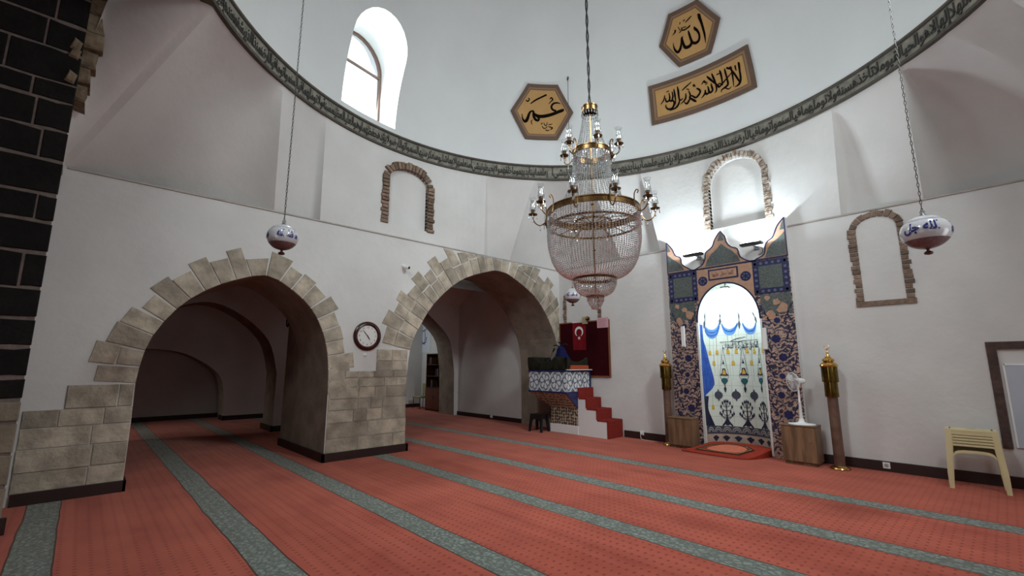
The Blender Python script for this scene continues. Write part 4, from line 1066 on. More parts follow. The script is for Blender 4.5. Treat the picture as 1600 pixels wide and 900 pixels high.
# verse across the curtains
wchild(text_obj('painted_verse', arabic('كلما دخل عليها زكريا المحراب'), .165, .002, lambda u, v, h: n_fn(1.67 + u, 1.985 + v, .006 + h), mural_navy, fit=(1.30, .17)), mih)
decal_ribbon('verse_stroke', [[(.95, 2.065, .008), (1.6, 2.075, .014), (2.3, 2.09, .008)], [(1.3, 2.085, .006), (1.5, 2.13, .01), (1.8, 2.16, .004)]], mural_navy, .007, mih, n_fn, .002)

# floodlights on white brackets in the scallops
def floodlight(u, z, label):
    t = thing('floodlight', label, 'floodlight', (u, YQ, z))
    b_ = MB(); b_.prism([(-.19, .0), (.19, .0), (.19, .045), (-.19, .045)], lambda a, b, h: (a, -h, b), .20, .34, 0, .008); b_.build('housing', black_metal, t)
    b_ = MB(); b_.box((-.17, -.33, .045), (.17, -.215, .05)); b_.build('led_lens', led_face, t)
    b_ = MB(); b_.box((-.012, -.21, .01), (.012, -.0, .03)); b_.box((-.05, -.012, -.05), (.05, 0, .06)); b_.build('bracket', steel, t)
    b_ = MB(); b_.tube(crom([(.08, -.22, .0), (.12, -.10, -.05), (.10, -.02, -.12), (.02, -.012, -.15)], 5), .005, 6); b_.build('cable', black_plastic, t)
    return t
floodlight(-4.10, 3.815, 'black floodlight above the mihrab, the one nearer the chandelier'); floodlight(-2.97, 3.825, 'black floodlight above the mihrab, the one nearer the brick arched frame')
t = thing('niche_spotlight', 'small chrome spotlight at the crown of the mihrab niche', 'spotlight', (-3.58, 9.1, 3.07))
b_ = MB(); b_.box((-.075, -.05, .02), (.075, .05, .06), bev=.012); b_.build('housing', steel, t)
b_ = MB(); b_.box((-.06, -.055, -.01), (.06, .03, .019)); b_.build('lens', spot_face, t)
b_ = MB(); b_.tube([(.0, .0, .06), (0, .02, .12)], .01, 6); b_.build('stem', steel, t)
for u, z0, z1, lb in ((-4.48, 1.97, 2.40, 'white tube light on the tiles above the bare wooden box'), (-2.925, 1.88, 2.28, 'white tube light on the tiles above the desk fan')):
    t = thing('tube_light', lb, 'light', (u, YP, z0))
    b_ = MB(); b_.prism([(-.035, 0), (.035, 0), (.035, z1 - z0), (-.035, z1 - z0)], lambda a, b, h: (a, -h, b), .004, .05, 0, .01); b_.build('diffuser', white_plastic, t)
    b_ = MB(); b_.box((-.028, -.052, -.012), (.028, -.004, .0)); b_.box((-.028, -.052, z1 - z0), (.028, -.004, z1 - z0 + .012)); b_.build('end_cap', steel, t)
# prayer rug in front of the niche
rug = thing('prayer_rug', 'thick red prayer rug with a dark border before the niche', 'rug', (-3.7, 8.5, 0))
def rug_z(y): return .018 + .10 * max(0, min(1, (y - 8.55) / .55)) ** .8
RO = [(-4.36, 8.50), (-3.40, 8.46), (-3.14, 8.62), (-3.02, 9.06), (-3.03, 9.25), (-3.3, 9.45), (-3.6, 9.5), (-3.9, 9.44), (-4.1, 9.28), (-4.14, 9.06), (-4.24, 8.75)]
def rg(name, pts, h, m):
    b_ = MB(); pts = [q[:2] for q in crom([(a, b, 0) for a, b in pts], 4, True)]
    cx = sum(p[0] for p in pts) / len(pts); cy = sum(p[1] for p in pts) / len(pts); prev = None
    for k in range(0, 9):
        s_ = k / 8 if k else .02
        cur = b_.ring([(cx + (x - cx) * s_, cy + (y - cy) * s_, (rug_z(cy + (y - cy) * s_) + h)) for x, y in pts])
        if prev is None: b_.face(cur)
        else: b_.bridge(prev, cur)
        prev = cur
    bot = b_.ring([(x, y, .002) for x, y in pts]) if h == 0 else b_.ring([(x, y, rug_z(y)) for x, y in pts])
    b_.bridge(prev, bot)
    return wchild(b_.build(name, m, smooth=True, angle=50), rug)
rg('pile', RO, 0, rug_red)
def ringband(name, pts, w, h, m):
    b_ = MB(); cx = sum(p[0] for p in pts) / len(pts); cy = sum(p[1] for p in pts) / len(pts); P = []
    for a, b in zip(pts, pts[1:] + pts[:1]):
        for k in range(6): P.append((lerp(a[0], b[0], k / 6), lerp(a[1], b[1], k / 6)))
    A = b_.ring([(x, y, rug_z(y) + h) for x, y in P]); B = b_.ring([(cx + (x - cx) * w, cy + (y - cy) * w, rug_z(cy + (y - cy) * w) + h) for x, y in P])
    b_.bridge(A, B); return wchild(b_.build(name, m), rug)
ringband('border', [(-4.18, 8.62), (-3.38, 8.62), (-3.22, 8.95), (-3.5, 9.22), (-3.8, 9.22), (-4.05, 8.95)], .80, .006, rug_dark)
ringband('border_flecks', [(-4.13, 8.65), (-3.41, 8.65), (-3.27, 8.95), (-3.52, 9.19), (-3.78, 9.19), (-4.0, 8.95)], .93, .009, mat('tan_wool', (176, 140, 96), .95, c2=(70, 60, 48), scale=60))
rg('salmon_field', [(-3.98, 8.72), (-3.46, 8.72), (-3.36, 8.95), (-3.55, 9.1), (-3.75, 9.1), (-3.92, 8.95)], .007, rug_pale)

# ================================================================ the three calligraphy boards on the dome
def dome_fn(az0, el0):
    def fn(u, v, h):
        az = R(az0) - u / (RD * math.cos(R(el0))); el = R(el0) + v / RD; r = RD - h
        return Vector((DC.x + r * math.cos(el) * math.cos(az), DC.y + r * math.cos(el) * math.sin(az), ZB1 + r * math.sin(el)))
    return fn
def calligraphy_board(name, label, az0, el0, poly, strokes, rings, aspect=None):
    fn = dome_fn(az0, el0)
    t = thing(name, label, 'calligraphy board', fn(0, 0, 0))
    P = []
    for a, b in zip(poly, poly[1:] + poly[:1]):
        for k in range(10): P.append((lerp(a[0], b[0], k / 10), lerp(a[1], b[1], k / 10)))
    def inset(d):
        # move every side inwards by d
        out = []
        n = len(poly); lines = []
        for a, b in zip(poly, poly[1:] + poly[:1]):
            l = math.dist(a, b); nx, ny = -(b[1] - a[1]) / l, (b[0] - a[0]) / l
            lines.append(((a[0] + nx * d, a[1] + ny * d), ((b[0] - a[0]) / l, (b[1] - a[1]) / l)))
        vs = []
        for k in range(n):
            (p, r_), (q, s_) = lines[k - 1], lines[k]
            cr = r_[0] * s_[1] - r_[1] * s_[0]; tt = ((q[0] - p[0]) * s_[1] - (q[1] - p[1]) * s_[0]) / cr
            vs.append((p[0] + r_[0] * tt, p[1] + r_[1] * tt))
        for a, b in zip(vs, vs[1:] + vs[:1]):
            for k in range(10): out.append((lerp(a[0], b[0], k / 10), lerp(a[1], b[1], k / 10)))
        return out
    def loop(b_, pts, h): return b_.ring([fn(u, v, h) for u, v in pts])
    d0, d1, d2 = rings
    b_ = MB(); a = loop(b_, inset(0), .0); b = loop(b_, inset(0), .05); c = loop(b_, inset(d0), .055); d = loop(b_, inset(d0), .03)
    b_.bridge(a, b); b_.bridge(b, c); b_.bridge(c, d); wchild(b_.build('frame', board_brown), t)
    b_ = MB(); a = loop(b_, inset(d0 - .002), .045); b = loop(b_, inset(d1), .045); c = loop(b_, inset(d1 + .001), .035); b_.bridge(a, b); b_.bridge(b, c); wchild(b_.build('inner_frame', board_line), t)
    b_ = MB(); a = loop(b_, inset(d1 - .002), .041); b = loop(b_, inset(d2), .041); b_.bridge(a, b); wchild(b_.build('dark_line', mat('umber_line', (66, 46, 36), .6)), t)
    b_ = MB(); ins = inset(d2 - .002); prev = None
    cu = sum(p[0] for p in ins) / len(ins); cv = sum(p[1] for p in ins) / len(ins)
    for k in range(8, -1, -1):
        s_ = k / 8 if k else .02
        cur = loop(b_, [(cu + (u - cu) * s_, cv + (v - cv) * s_) for u, v in ins], .037)
        if prev: b_.bridge(prev, cur)
        prev = cur
    b_.face(prev); wchild(b_.build('canvas', ochre), t)
    b_ = MB()
    for s_ in strokes:
        uv = crom([tuple(p) for p in s_], 5) if len(s_) > 2 else [tuple(p) for p in s_]
        b_.ribbon(uv, fn, .034, .044)
    wchild(b_.build('lettering', ink), t)
    return t
def hexa(r, k=.845): return [(-r, 0), (-r * .5, -r * k), (r * .5, -r * k), (r, 0), (r * .5, r * k), (-r * .5, r * k)]
calligraphy_board('hexagonal_board', 'brown framed hexagonal board with black script, beside a hanging wire', 140.9, 15.7, hexa(.755), UMAR, (.075, .115, .128))
calligraphy_board('hexagonal_board', 'brown framed hexagonal board with black script, just above the rectangular board', 95.2, 28.5, hexa(.645), ALLAH, (.075, .115, .128))
calligraphy_board('rectangular_board', 'long brown framed rectangular board with a line of black script', 95.2, 14.1, [(-1.08, -.437), (1.08, -.437), (1.08, .437), (-1.08, .437)], SHAH, (.075, .125, .138))
# ================================================================ the chandelier
CZ = 2.245
ch = thing('chandelier', 'large brass and crystal bead chandelier hanging under the dome', 'chandelier', (DC.x, DC.y, CZ))
def band_ring(name, r, z0, z1, t=.012, parent=ch, m=brass, lip=.008):
    b_ = MB()
    b_.lathe([(r - t, z0), (r + lip, z0), (r + lip, z0 + .012), (r, z0 + .018), (r, z1 - .018), (r + lip, z1 - .012), (r + lip, z1), (r - t, z1), (r - t, z0)], n=64, cap=False)
    return b_.build(name, m, parent, smooth=True)
Z = lambda z: z - CZ
band_ring('crown_ring', .098, Z(4.885), Z(4.965)); band_ring('upper_ring', .235, Z(4.275), Z(4.345)); band_ring('main_ring', .575, Z(3.455), Z(3.535))
band_ring('lower_ring', .255, Z(2.635), Z(2.672)); band_ring('bottom_ring', .103, Z(2.425), Z(2.452))
b_ = MB(); b_.lathe([(.0, Z(4.96)), (.095, Z(4.96)), (.095, Z(4.975)), (.03, Z(4.99)), (.0, Z(5.0))], n=32, cap=False); b_.build('crown_cap', brass, ch, smooth=True)
b_ = MB(); b_.tube([(0, 0, Z(2.44)), (0, 0, Z(4.97))], .011, 8)
for z in (2.7, 3.0, 3.3, 3.6, 3.95, 4.2): b_.lathe([(.011, Z(z)), (.024, Z(z) + .015), (.011, Z(z) + .03)], n=12, cap=False)
b_.build('stem', brass, ch, smooth=True)
# star of rods inside the basket
b_ = MB()
for k in range(14):
    a = 2 * PI * k / 14
    b_.tube([(.02 * math.cos(a), .02 * math.sin(a), Z(3.36)), (.30 * math.cos(a), .30 * math.sin(a), Z(3.385)), (.56 * math.cos(a), .56 * math.sin(a), Z(3.33))], .006, 6)
for k in range(48):
    pass
b_.lathe([(.545, Z(3.315)), (.562, Z(3.315)), (.562, Z(3.34)), (.545, Z(3.34)), (.545, Z(3.315))], n=56, cap=False)
b_.lathe([(.22, Z(3.365)), (.235, Z(3.365)), (.235, Z(3.39)), (.22, Z(3.39)), (.22, Z(3.365))], n=40, cap=False)
b_.build('rod_star', brass, ch)
# twisted flex up to the crown of the dome
b_ = MB(); top = ZB1 + RD
for ph in (0, PI):
    b_.tube([(.012 * math.cos(ph + k * .9), .012 * math.sin(ph + k * .9), Z(4.98) + k * .07) for k in range(int((top - 4.98) / .07) + 1)], .009, 6)
b_.build('hanging_cable', black_metal, ch)
# ropes of beads
def bead(b_, p, r, l):
    x, y, z = p
    i = [b_.vert(q) for q in ((x, y, z - l), (x + r, y, z), (x, y + r, z), (x - r, y, z), (x, y - r, z), (x, y, z + l))]
    for a, c in ((1, 2), (2, 3), (3, 4), (4, 1)):
        b_.face((i[a], i[c], i[5])); b_.face((i[c], i[a], i[0]))
def curtain(name, prof, n, step, r, l, twist=0):
    """n strings following the profile (radius, z)"""
    b_ = MB(); P = [(q[0], q[1]) for q in crom([(a, c, 0) for a, c in prof], 8)]; L = plen(P); m = int(L / step)
    for k in range(n):
        a0 = 2 * PI * k / n
        for j in range(m + 1):
            (rad, z), _ = arch_at(P, min(L - 1e-4, j * step + (.3 * step if k % 2 else 0)))
            bead(b_, (rad * math.cos(a0), rad * math.sin(a0), Z(z)), r * random.uniform(.9, 1.25), l * 1.05)
    return stuff(b_.build(name, crystal, ch, recalc=False))
curtain('bead_curtain', [(.10, 4.80), (.115, 4.70), (.15, 4.52), (.195, 4.38), (.225, 4.34)], 26, .026, .0085, .012)
curtain('bead_curtain', [(.235, 4.27), (.238, 4.15), (.25, 4.0), (.30, 3.82), (.40, 3.63), (.50, 3.55), (.565, 3.535)], 54, .026, .009, .012)
curtain('bead_curtain', [(.575, 3.45), (.58, 3.40), (.572, 3.33)], 96, .024, .011, .011)
curtain('bead_curtain', [(.572, 3.33), (.578, 3.20), (.565, 3.05), (.52, 2.88), (.45, 2.76), (.36, 2.69), (.262, 2.66)], 92, .025, .0115, .0115)
curtain('bead_curtain', [(.258, 2.63), (.255, 2.58), (.22, 2.50), (.16, 2.455), (.108, 2.44)], 52, .023, .011, .011)
curtain('bead_curtain', [(.10, 2.42), (.095, 2.38), (.06, 2.31), (.02, 2.27)], 24, .022, .010, .011)
curtain('bead_curtain', [(.238, 4.26), (.236, 4.20), (.22, 4.13), (.17, 4.10)], 44, .024, .011, .011)
# cut drops hanging below the rings
b_ = MB()
def drop(b_, p, r=.012, h=.05):
    x, y, z = p
    rg_ = [b_.ring([(x + q * math.cos(PI * k / 3), y + q * math.sin(PI * k / 3), z + dz) for k in range(6)]) for q, dz in ((.002, 0), (r * .55, -h * .45), (r, -h * .75), (r * .3, -h))]
    for a, c in zip(rg_, rg_[1:]): b_.bridge(a, c)
for n_, r_, z in ((18, .105, 4.885), (30, .24, 4.275), (14, .10, 2.425), (9, .05, 2.33), (26, .255, 2.635)):
    for k in range(n_): drop(b_, (r_ * math.cos(2 * PI * k / n_), r_ * math.sin(2 * PI * k / n_), Z(z)), .011, .055)
stuff(b_.build('crystal_drops', crystal, ch))
def make_arm(R0, z0, reach, s):
    b_ = MB()
    pth = crom([(R0 + .05 * s, 0, z0 + .12 * s), (R0 + .065 * s, 0, z0 + .15 * s), (R0 + .04 * s, 0, z0 + .165 * s), (R0 + .012, 0, z0 + .12 * s), (R0 + .012, 0, z0 + .02), (R0 + .03 * s, 0, z0 - .06 * s), (R0 + .09 * s, 0, z0 - .105 * s), (R0 + .15 * s, 0, z0 - .075 * s), (R0 + reach, 0, z0 - .01), (R0 + reach, 0, z0 + .03)], 6)
    b_.tube(pth, .0075, 7)
    arm = b_.build('arm', brass, None, smooth=True)
    x = R0 + reach; z = z0 + .03
    b_ = MB(); b_.lathe([(.0, z - .03), (.015, z - .025), (.012, z), (.055, z + .012), (.06, z + .02), (.02, z + .024), (.022, z + .05), (.028, z + .08), (.016, z + .085), (0, z + .085)], (x, 0, 0), 16, cap=False)
    cup = b_.build('candle_cup', brass, arm, smooth=True)
    b_ = MB(); b_.lathe([(.024, z + .03), (.040, z + .055), (.045, z + .09), (.034, z + .14), (.027, z + .18), (.034, z + .215), (.048, z + .235)], (x, 0, 0), 20, cap=False)
    b_.build('glass_chimney', chimney_glass, arm, smooth=True, recalc=False)
    b_ = MB(); b_.lathe([(.0, z + .08), (.011, z + .085), (.014, z + .11), (.008, z + .145), (.0, z + .16)], (x, 0, 0), 10, cap=False); b_.build('flame_bulb', mat('bulb_glass', (232, 226, 214), .2), arm, smooth=True)
    for p, r_, h in [((x + .052 * math.cos(k * PI / 2), .052 * math.sin(k * PI / 2), z + .012), .009, .06) for k in range(4)] + [((R0 + .09 * s, 0, z0 - .108 * s), .012, .07), ((x, 0, z - .03), .012, .06)]:
        b_ = MB(); drop(b_, p, r_, h); b_.build('crystal_drop', crystal, arm)
    return arm
def arms(n, ph, *a):
    proto = make_arm(*a)
    for k in range(n):
        an = ph + 2 * PI * k / n
        if k == 0: o = proto
        else:
            o = proto.copy(); COL.objects.link(o)
            for g in proto.children: d = g.copy(); COL.objects.link(d); d.parent = o
        o.rotation_euler = (0, 0, an); place_child(o, ch)
arms(10, R(38), .578, Z(3.475), .185, 1.0)
arms(6, R(20), .24, Z(4.31), .125, .8)

# ================================================================ egg-shaped ceramic lamps on chains
def hanging_egg(name, label, x, y, zc, D, ztop, link, turn, squash=.86, body='الله جل جلاله', tint=None):
    t = thing(name, label, 'hanging ornament', (x, y, zc), turn)
    b_ = MB(); r = D / 2; k = 28
    prof = [(r * math.sin(PI * j / 24) if 0 < j < 24 else .001, -r * squash * math.cos(PI * j / 24)) for j in range(25)]
    rings = [b_.ring([(q * math.cos(2 * PI * i / k), q * math.sin(2 * PI * i / k), z) for i in range(k)]) for q, z in prof]
    for j, (a, c) in enumerate(zip(rings, rings[1:])): b_.bridge(a, c, 1 if j < 8 else 0)
    g = b_.build('globe', [ceramic, ceramic_grey], t, smooth=True, angle=180)
    b_ = MB()
    b_.lathe([(.0, r * squash - .004), (.04, r * squash - .006), (.026, r * squash + .01), (.012, r * squash + .03), (.0, r * squash + .032)], n=14, cap=False)
    b_.tube([(.018 * math.cos(a), 0, r * squash + .04 + .018 * math.sin(a)) for a in [2 * PI * q / 12 for q in range(13)]], .004, 6)
    b_.build('top_fitting', steel, t, smooth=True)
    b_ = MB(); z0 = -r * squash
    b_.lathe([(.0, z0 - .062), (.03, z0 - .055), (.037, z0 - .042), (.03, z0 - .03), (.012, z0 - .02), (.014, z0 - .005), (.04, z0 + .006), (.0, z0 + .008)], n=16, cap=False)
    b_.build('finial', copper, t, smooth=True)
    def egg_fn(u, v, h):
        la = v / (r * squash); lo = -u / r
        return Vector(((r + h) * math.cos(la) * math.sin(-lo), -(r + h) * math.cos(la) * math.cos(lo), (r * squash + h) * math.sin(la)))
    for q in range(3):
        rot = Matrix.Rotation(q * 2 * PI / 3, 3, 'Z')
        text_obj('lettering', arabic(body), .1, .001, lambda u, v, h: rot @ egg_fn(u, v + .015, h + .002), cobalt, g, fit=(D * .72, D * .30), offset=.004)
    b_ = MB()
    for z in (.62, .70): b_.lathe([(r * math.cos(z) + .0012, r * squash * math.sin(z)), (r * math.cos(z + .03) + .0012, r * squash * math.sin(z + .03))], n=28, cap=False)
    b_.build('painted_line', mat('grey_glaze_line', (140, 138, 152), .2), g)
    L = ztop - zc - r * squash - .05
    b_ = MB()
    if link:
        nl = int(L / .045)
        for i in range(nl):
            z = r * squash + .055 + i * L / nl; a = (i % 2) * PI / 2; l = L / nl * .62
            pts = [(.008 * math.cos(q) * math.cos(a), .008 * math.cos(q) * math.sin(a), z + l * math.sin(q)) for q in [2 * PI * w / 8 for w in range(9)]]
            b_.tube(pts, .0032, 4)
    else:
        b_.tube([(0, 0, r * squash + .055), (0, 0, ztop - zc)], .006, 6)
    b_.build('chain', mat('grey_chain', (74, 70, 68), .5, .6), t)
    return t
def dome_z(x, y): return ZB1 + math.sqrt(max(0, RD ** 2 - (x - DC.x) ** 2 - (y - DC.y) ** 2))
face_cam = lambda x, y: math.atan2(-y, -x) + PI / 2
for nm, lb, x, y, z, D, lk, sq, dt, bd in (
    ('ceramic_egg_lamp', 'white and grey ceramic globe hanging before the stone arch nearest the black masonry', -5.568, 1.55, 3.07, .335, True, .90, .35, 'ما شاء الله'),
    ('ceramic_egg_lamp', 'flattened white ceramic globe with cobalt letters beside the brick arched frame', -.375, 5.967, 2.90, .40, True, .84, -.15, 'الله جل'),
    ('ceramic_egg_lamp', 'white ceramic globe hanging in front of the corner above the notice board', -6.21, 7.61, 3.085, .345, False, .95, -.1, 'ما شاء الله')):
    hanging_egg(nm, lb, x, y, z, D, dome_z(x, y) + .02 if lk else 8.26, lk, face_cam(x, y) + dt, sq, bd)
# hook and tie wire of the far globe
t = thing('wall_hook', 'small dark hook in the dome holding the wire beside a hexagonal board', 'hook', (-6.21, 7.61, 8.27))
b_ = MB(); b_.tube(crom([(-.12, .14, .10), (-.06, .07, .05), (0, 0, .03), (.03, -.02, 0), (.0, .0, -.04), (-.02, .01, -.015)], 5), .012, 7); b_.build('hook_rod', black_metal, t)
b_ = MB(); b_.tube(crom([(-.10, .12, .09), (-.22, .02, .16), (-.42, -.16, .12), (-.60, -.32, .0)], 6), .004, 5); b_.build('tie_wire', steel, t)

# ================================================================ the pulpit and its stairs
mb_ = thing('pulpit', 'tiled preaching pulpit with blue edges and white base in the corner', 'pulpit', (-7.4, 8.9, 0))
def pc(b_, name, m, par=None, **k): return wchild(b_.build(name, m, **k), par or mb_)
X0, X1, YF, YB, Y2 = -8.16, -6.955, 8.22, YQ - .005, 8.63
b_ = MB(); b_.box((X0, YF, .985), (X1, 9.10, 1.455)); box_ = pc(b_, 'tiled_parapet', iznik)
b_ = MB()
for z in (.955, 1.445): b_.box((X0 - .015, YF - .015, z), (X1 + .012, 9.12, z + .04), bev=.008)
b_.box((X1 - .02, 9.08, .98), (X1 + .014, 9.13, 1.46)); pc(b_, 'blue_edging', navy, box_)
b_ = MB()
P = [(X0, YF), (X1, YF), (X1, Y2), (-7.80, Y2)]
a = b_.ring([(X0, YF, .957), (X1 - .03, YF, .957), (X1 - .03, Y2, .957), (X0, Y2, .957)]); c = b_.ring([(-7.80, Y2 - .002, .60), (X1 - .03, Y2 - .002, .60), (X1 - .03, Y2, .60), (-7.80, Y2, .60)])
b_.bridge(a, c); b_.face(a); b_.face(c); pc(b_, 'sloping_underside', mosaic)
b_ = MB(); b_.prism([(YF, .957), (Y2, .957), (Y2, .60)], lambda u, v, h: (X1 - .03 + h, u, v), 0, .034); pc(b_, 'blue_bracket', navy)
b_ = MB(); b_.box((-7.80, Y2, .2), (X1 - .004, 9.16, .96)); pc(b_, 'motif_base', mosaic)
b_ = MB(); b_.box((-7.82, Y2 - .02, 0), (X1 - .002, 9.16, .2), bev=.006); pc(b_, 'white_plinth', white_paint)
SX = [(-6.135, .385), (-6.42, .615), (-6.71, .845), (-6.93, 1.07)]
prof = [(-6.135, 0)]
for (x, z), nx in zip(SX, [-6.42, -6.71, -6.93, -6.96]): prof += [(x, z), (nx, z)]
prof += [(-6.96, 0)]
b_ = MB(); b_.prism([(x, max(0, z - .012)) for x, z in prof], lambda u, v, h: (u - .004, Y2 + h, v), 0, .55); pc(b_, 'stair_block', white_paint)
for i, (x, z) in enumerate(SX):
    nx = [-6.42, -6.71, -6.93, -7.2][i]; zb = [0, .385, .615, .845][i]
    b_ = MB(); q = [(x + .004, zb + .02), (x + .004, z - .03), (x + .016, z - .012), (x + .012, z + .004), (x - .02, z + .006), (nx + .004, z + .004), (nx + .004, z - .012), (x - .012, z - .012), (x - .012, zb + .02)]
    b_.prism([(x - .02, zb + .002), (x + .014, zb + .002), (x + .016, z - .004), (x + .008, z + .006), (x - .02, z + .006)], lambda u, v, h: (u, Y2 - .006 + h, v), 0, .56); b_.prism([(nx + .004, z - .03), (x - .01, z - .03), (x - .01, z + .006), (nx + .004, z + .006)], lambda u, v, h: (u, Y2 - .006 + h, v), 0, .56); pc(b_, 'carpeted_step', red_cloth)
# green cloth draped round the rail, sagging in the middle
b_ = MB()
rail = [(X0 - .005, 9.05), (X0 - .005, YF), (X1 - .005, YF), (X1 - .005, 9.0)]
def drape(u0, u1, zt, nseg=24):
    (xa, ya), (xb, yb) = u0, u1
    dx, dy = xb - xa, yb - ya; l = math.hypot(dx, dy); nx, ny = dy / l, -dx / l
    rows = []
    for j, (off, zz) in enumerate(((-.04, 0), (.0, 1), (.03, .92), (.035, .5), (.02, .05), (.0, 0))):
        rw = []
        for i in range(nseg + 1):
            s_ = i / nseg; tp = zt(s_); z = 1.482 + (tp - 1.482) * zz
            wv = .012 * math.sin(s_ * 31 + j)
            rw.append((xa + dx * s_ + nx * (off + wv), ya + dy * s_ + ny * (off + wv), z))
        rows.append(b_.ring(rw))
    for a, c in zip(rows, rows[1:]): b_.bridge(a, c, 0, False)
drape(rail[0], rail[1], lambda s: 1.80); drape(rail[1], rail[2], lambda s: 1.80 - (.11 if .3 < s < .62 else .11 * max(0, 1 - min(abs(s - .3), abs(s - .62)) / .08)))
drape(rail[2], rail[3], lambda s: 1.80 if s < .1 else 1.80 - .12 * math.sin(PI * min(1, s)))
cl = wchild(b_.build('pulpit_drape', green_cloth, smooth=True), mb_); cl['label'] = 'dark green cloth draped over the pulpit rail'
b_ = MB(); b_.box((X1 - .04, 8.34, 1.507), (X1 + .056, 9.0, 1.60), bev=.012); o = pc(b_, 'orange_cushion', mat('orange_cloth', (170, 74, 40), .9, var=.2, scale=20))
b_ = MB(); b_.box((X1 - .2, 8.24, 1.483), (X1 + .09, 9.1, 1.505), bev=.006); pc(b_, 'white_sill', white_paint)
# lectern under a blue cloth with its microphone
t = thing('covered_lectern', 'small lectern under a royal blue cloth on the pulpit', 'lectern', (-7.55, 8.75, 1.50))
b_ = MB()
rows = []
for r_, z in ((.26, .0), (.24, .12), (.20, .26), (.13, .40), (.10, .50), (.06, .56), (.0, .58)):
    rows.append(b_.ring([((r_ * (1 + .08 * math.sin(5 * a))) * math.cos(a) * 1.1 + .12 * (.5 - z), r_ * (1 + .08 * math.sin(5 * a + 1)) * math.sin(a) * .8, z) for a in [2 * PI * k / 28 for k in range(28)]]))
for a, c in zip(rows, rows[1:]): b_.bridge(a, c)
b_.build('cloth_cover', blue_cloth, t, smooth=True)
b_ = MB()
for q in ([(0, 0, .54), (-.02, 0, .64), (.03, -.02, .70)], [(-.02, 0, .55), (-.14, -.04, .60), (-.2, -.06, .58)], [(0, 0, .57), (.12, .0, .62), (.2, .02, .60)], [(0, 0, .57), (-.07, .03, .66), (-.12, .03, .67)]):
    b_.tube(crom(q, 4), [.016] * (len(crom(q, 4)) - 1) + [.006], 6)
b_.build('knotted_tie', mat('black_cloth', (26, 24, 34), .9), t)
t = thing('microphone_stand', 'thin grey microphone boom leaning over the arch end of the pulpit', 'microphone stand', (-8.0, 8.6, 1.49))
b_ = MB(); b_.tube([(0, 0, .0), (.28, .06, .48)], .008, 6); b_.build('boom', steel, t)
b_ = MB(); b_.tube([(.26, .055, .45), (.31, .07, .53)], [.018, .024], 8); b_.build('microphone', black_metal, t)
b_ = MB(); b_.lathe([(0, -.008), (.07, -.008), (.07, .006), (.012, .012), (0, .012)], n=18, cap=False); b_.build('stand_base', black_metal, t)
# black stool beside the pulpit
def stool(name, label, loc, rz, w, d, h, m, grp=None, slots=True):
    t = thing(name, label, 'stool', loc, rz, grp)
    b_ = MB(); n = 5
    b_.box((-w / 2, -d / 2, h - .036), (w / 2, d / 2, h), bev=.005)
    s_ = b_.build('seat', m, t)
    b_ = MB()
    for x in (-w / 2 + .05, w / 2 - .05): b_.box((x - .008, -d / 2 + .06, h - .004), (x + .008, d / 2 - .06, h + .0008))
    b_.box((-.05, -.012, h - .004), (.05, .012, h + .0008)); b_.build('grip_slot', mat('slot_shadow', (70, 64, 50), .8) if m is cream_plastic else black_metal, s_)
    b_ = MB()
    for sg in (-1, 1):
        b_.prism(crom_apron(w, h), lambda u, v, hh: (u, sg * (d / 2 - .009) + hh, v), -.008, .008)
        b_.box((sg * (w / 2 - .02) - .008, -d / 2 + .03, h - .12), (sg * (w / 2 - .02) + .008, d / 2 - .03, h - .02))
    b_.build('apron', m, t)
    for sx in (-1, 1):
        for sy in (-1, 1):
            b_ = MB(); a, c = .030, .024
            tx, ty = sx * (w / 2 - a), sy * (d / 2 - a); bx, by = sx * (w / 2 + .035 - c), sy * (d / 2 + .035 - c)
            r1 = b_.ring([(tx + a * i, ty + a * j, h - .025) for i, j in ((-1, -1), (1, -1), (1, 1), (-1, 1))]); r2 = b_.ring([(bx + c * i, by + c * j, 0) for i, j in ((-1, -1), (1, -1), (1, 1), (-1, 1))])
            b_.bridge(r1, r2); b_.face(r1); b_.face(r2); b_.build('leg', m, t)
    return t
def crom_apron(w, h):
    x = w / 2 - .04
    lo = [(x - .0, h - .20), (x - .05, h - .13), (0, h - .115), (-x + .05, h - .13), (-x, h - .20)]
    return [(-x, h - .034), (x, h - .034)] + [q[:2] for q in crom([(a, c, 0) for a, c in lo], 5)]
stool('step_stool', 'black plastic stool in the shade beside the pulpit base', (-8.02, 8.42, 0), .12, .34, .28, .42, black_plastic)
# nested cream stools against the right wall
first = None
for k in range(6):
    lb = ('lowest cream plastic stool of the nested stack beside the pale board', 'second lowest cream plastic stool of the nested stack beside the pale board', 'third cream plastic stool from the bottom of the nested stack',
          'fourth cream plastic stool from the bottom of the nested stack', 'fifth cream plastic stool, just under the topmost one of the stack', 'topmost cream plastic stool of the nested stack beside the pale board')[k]
    if first is None: first = stool('plastic_stool', lb, (-.42, 8.80, 0), .06, .50, .30, .575, cream_plastic, 'nested cream stools')
    else: dup(first, (-.42, 8.80, k * .0368), .06, lb)

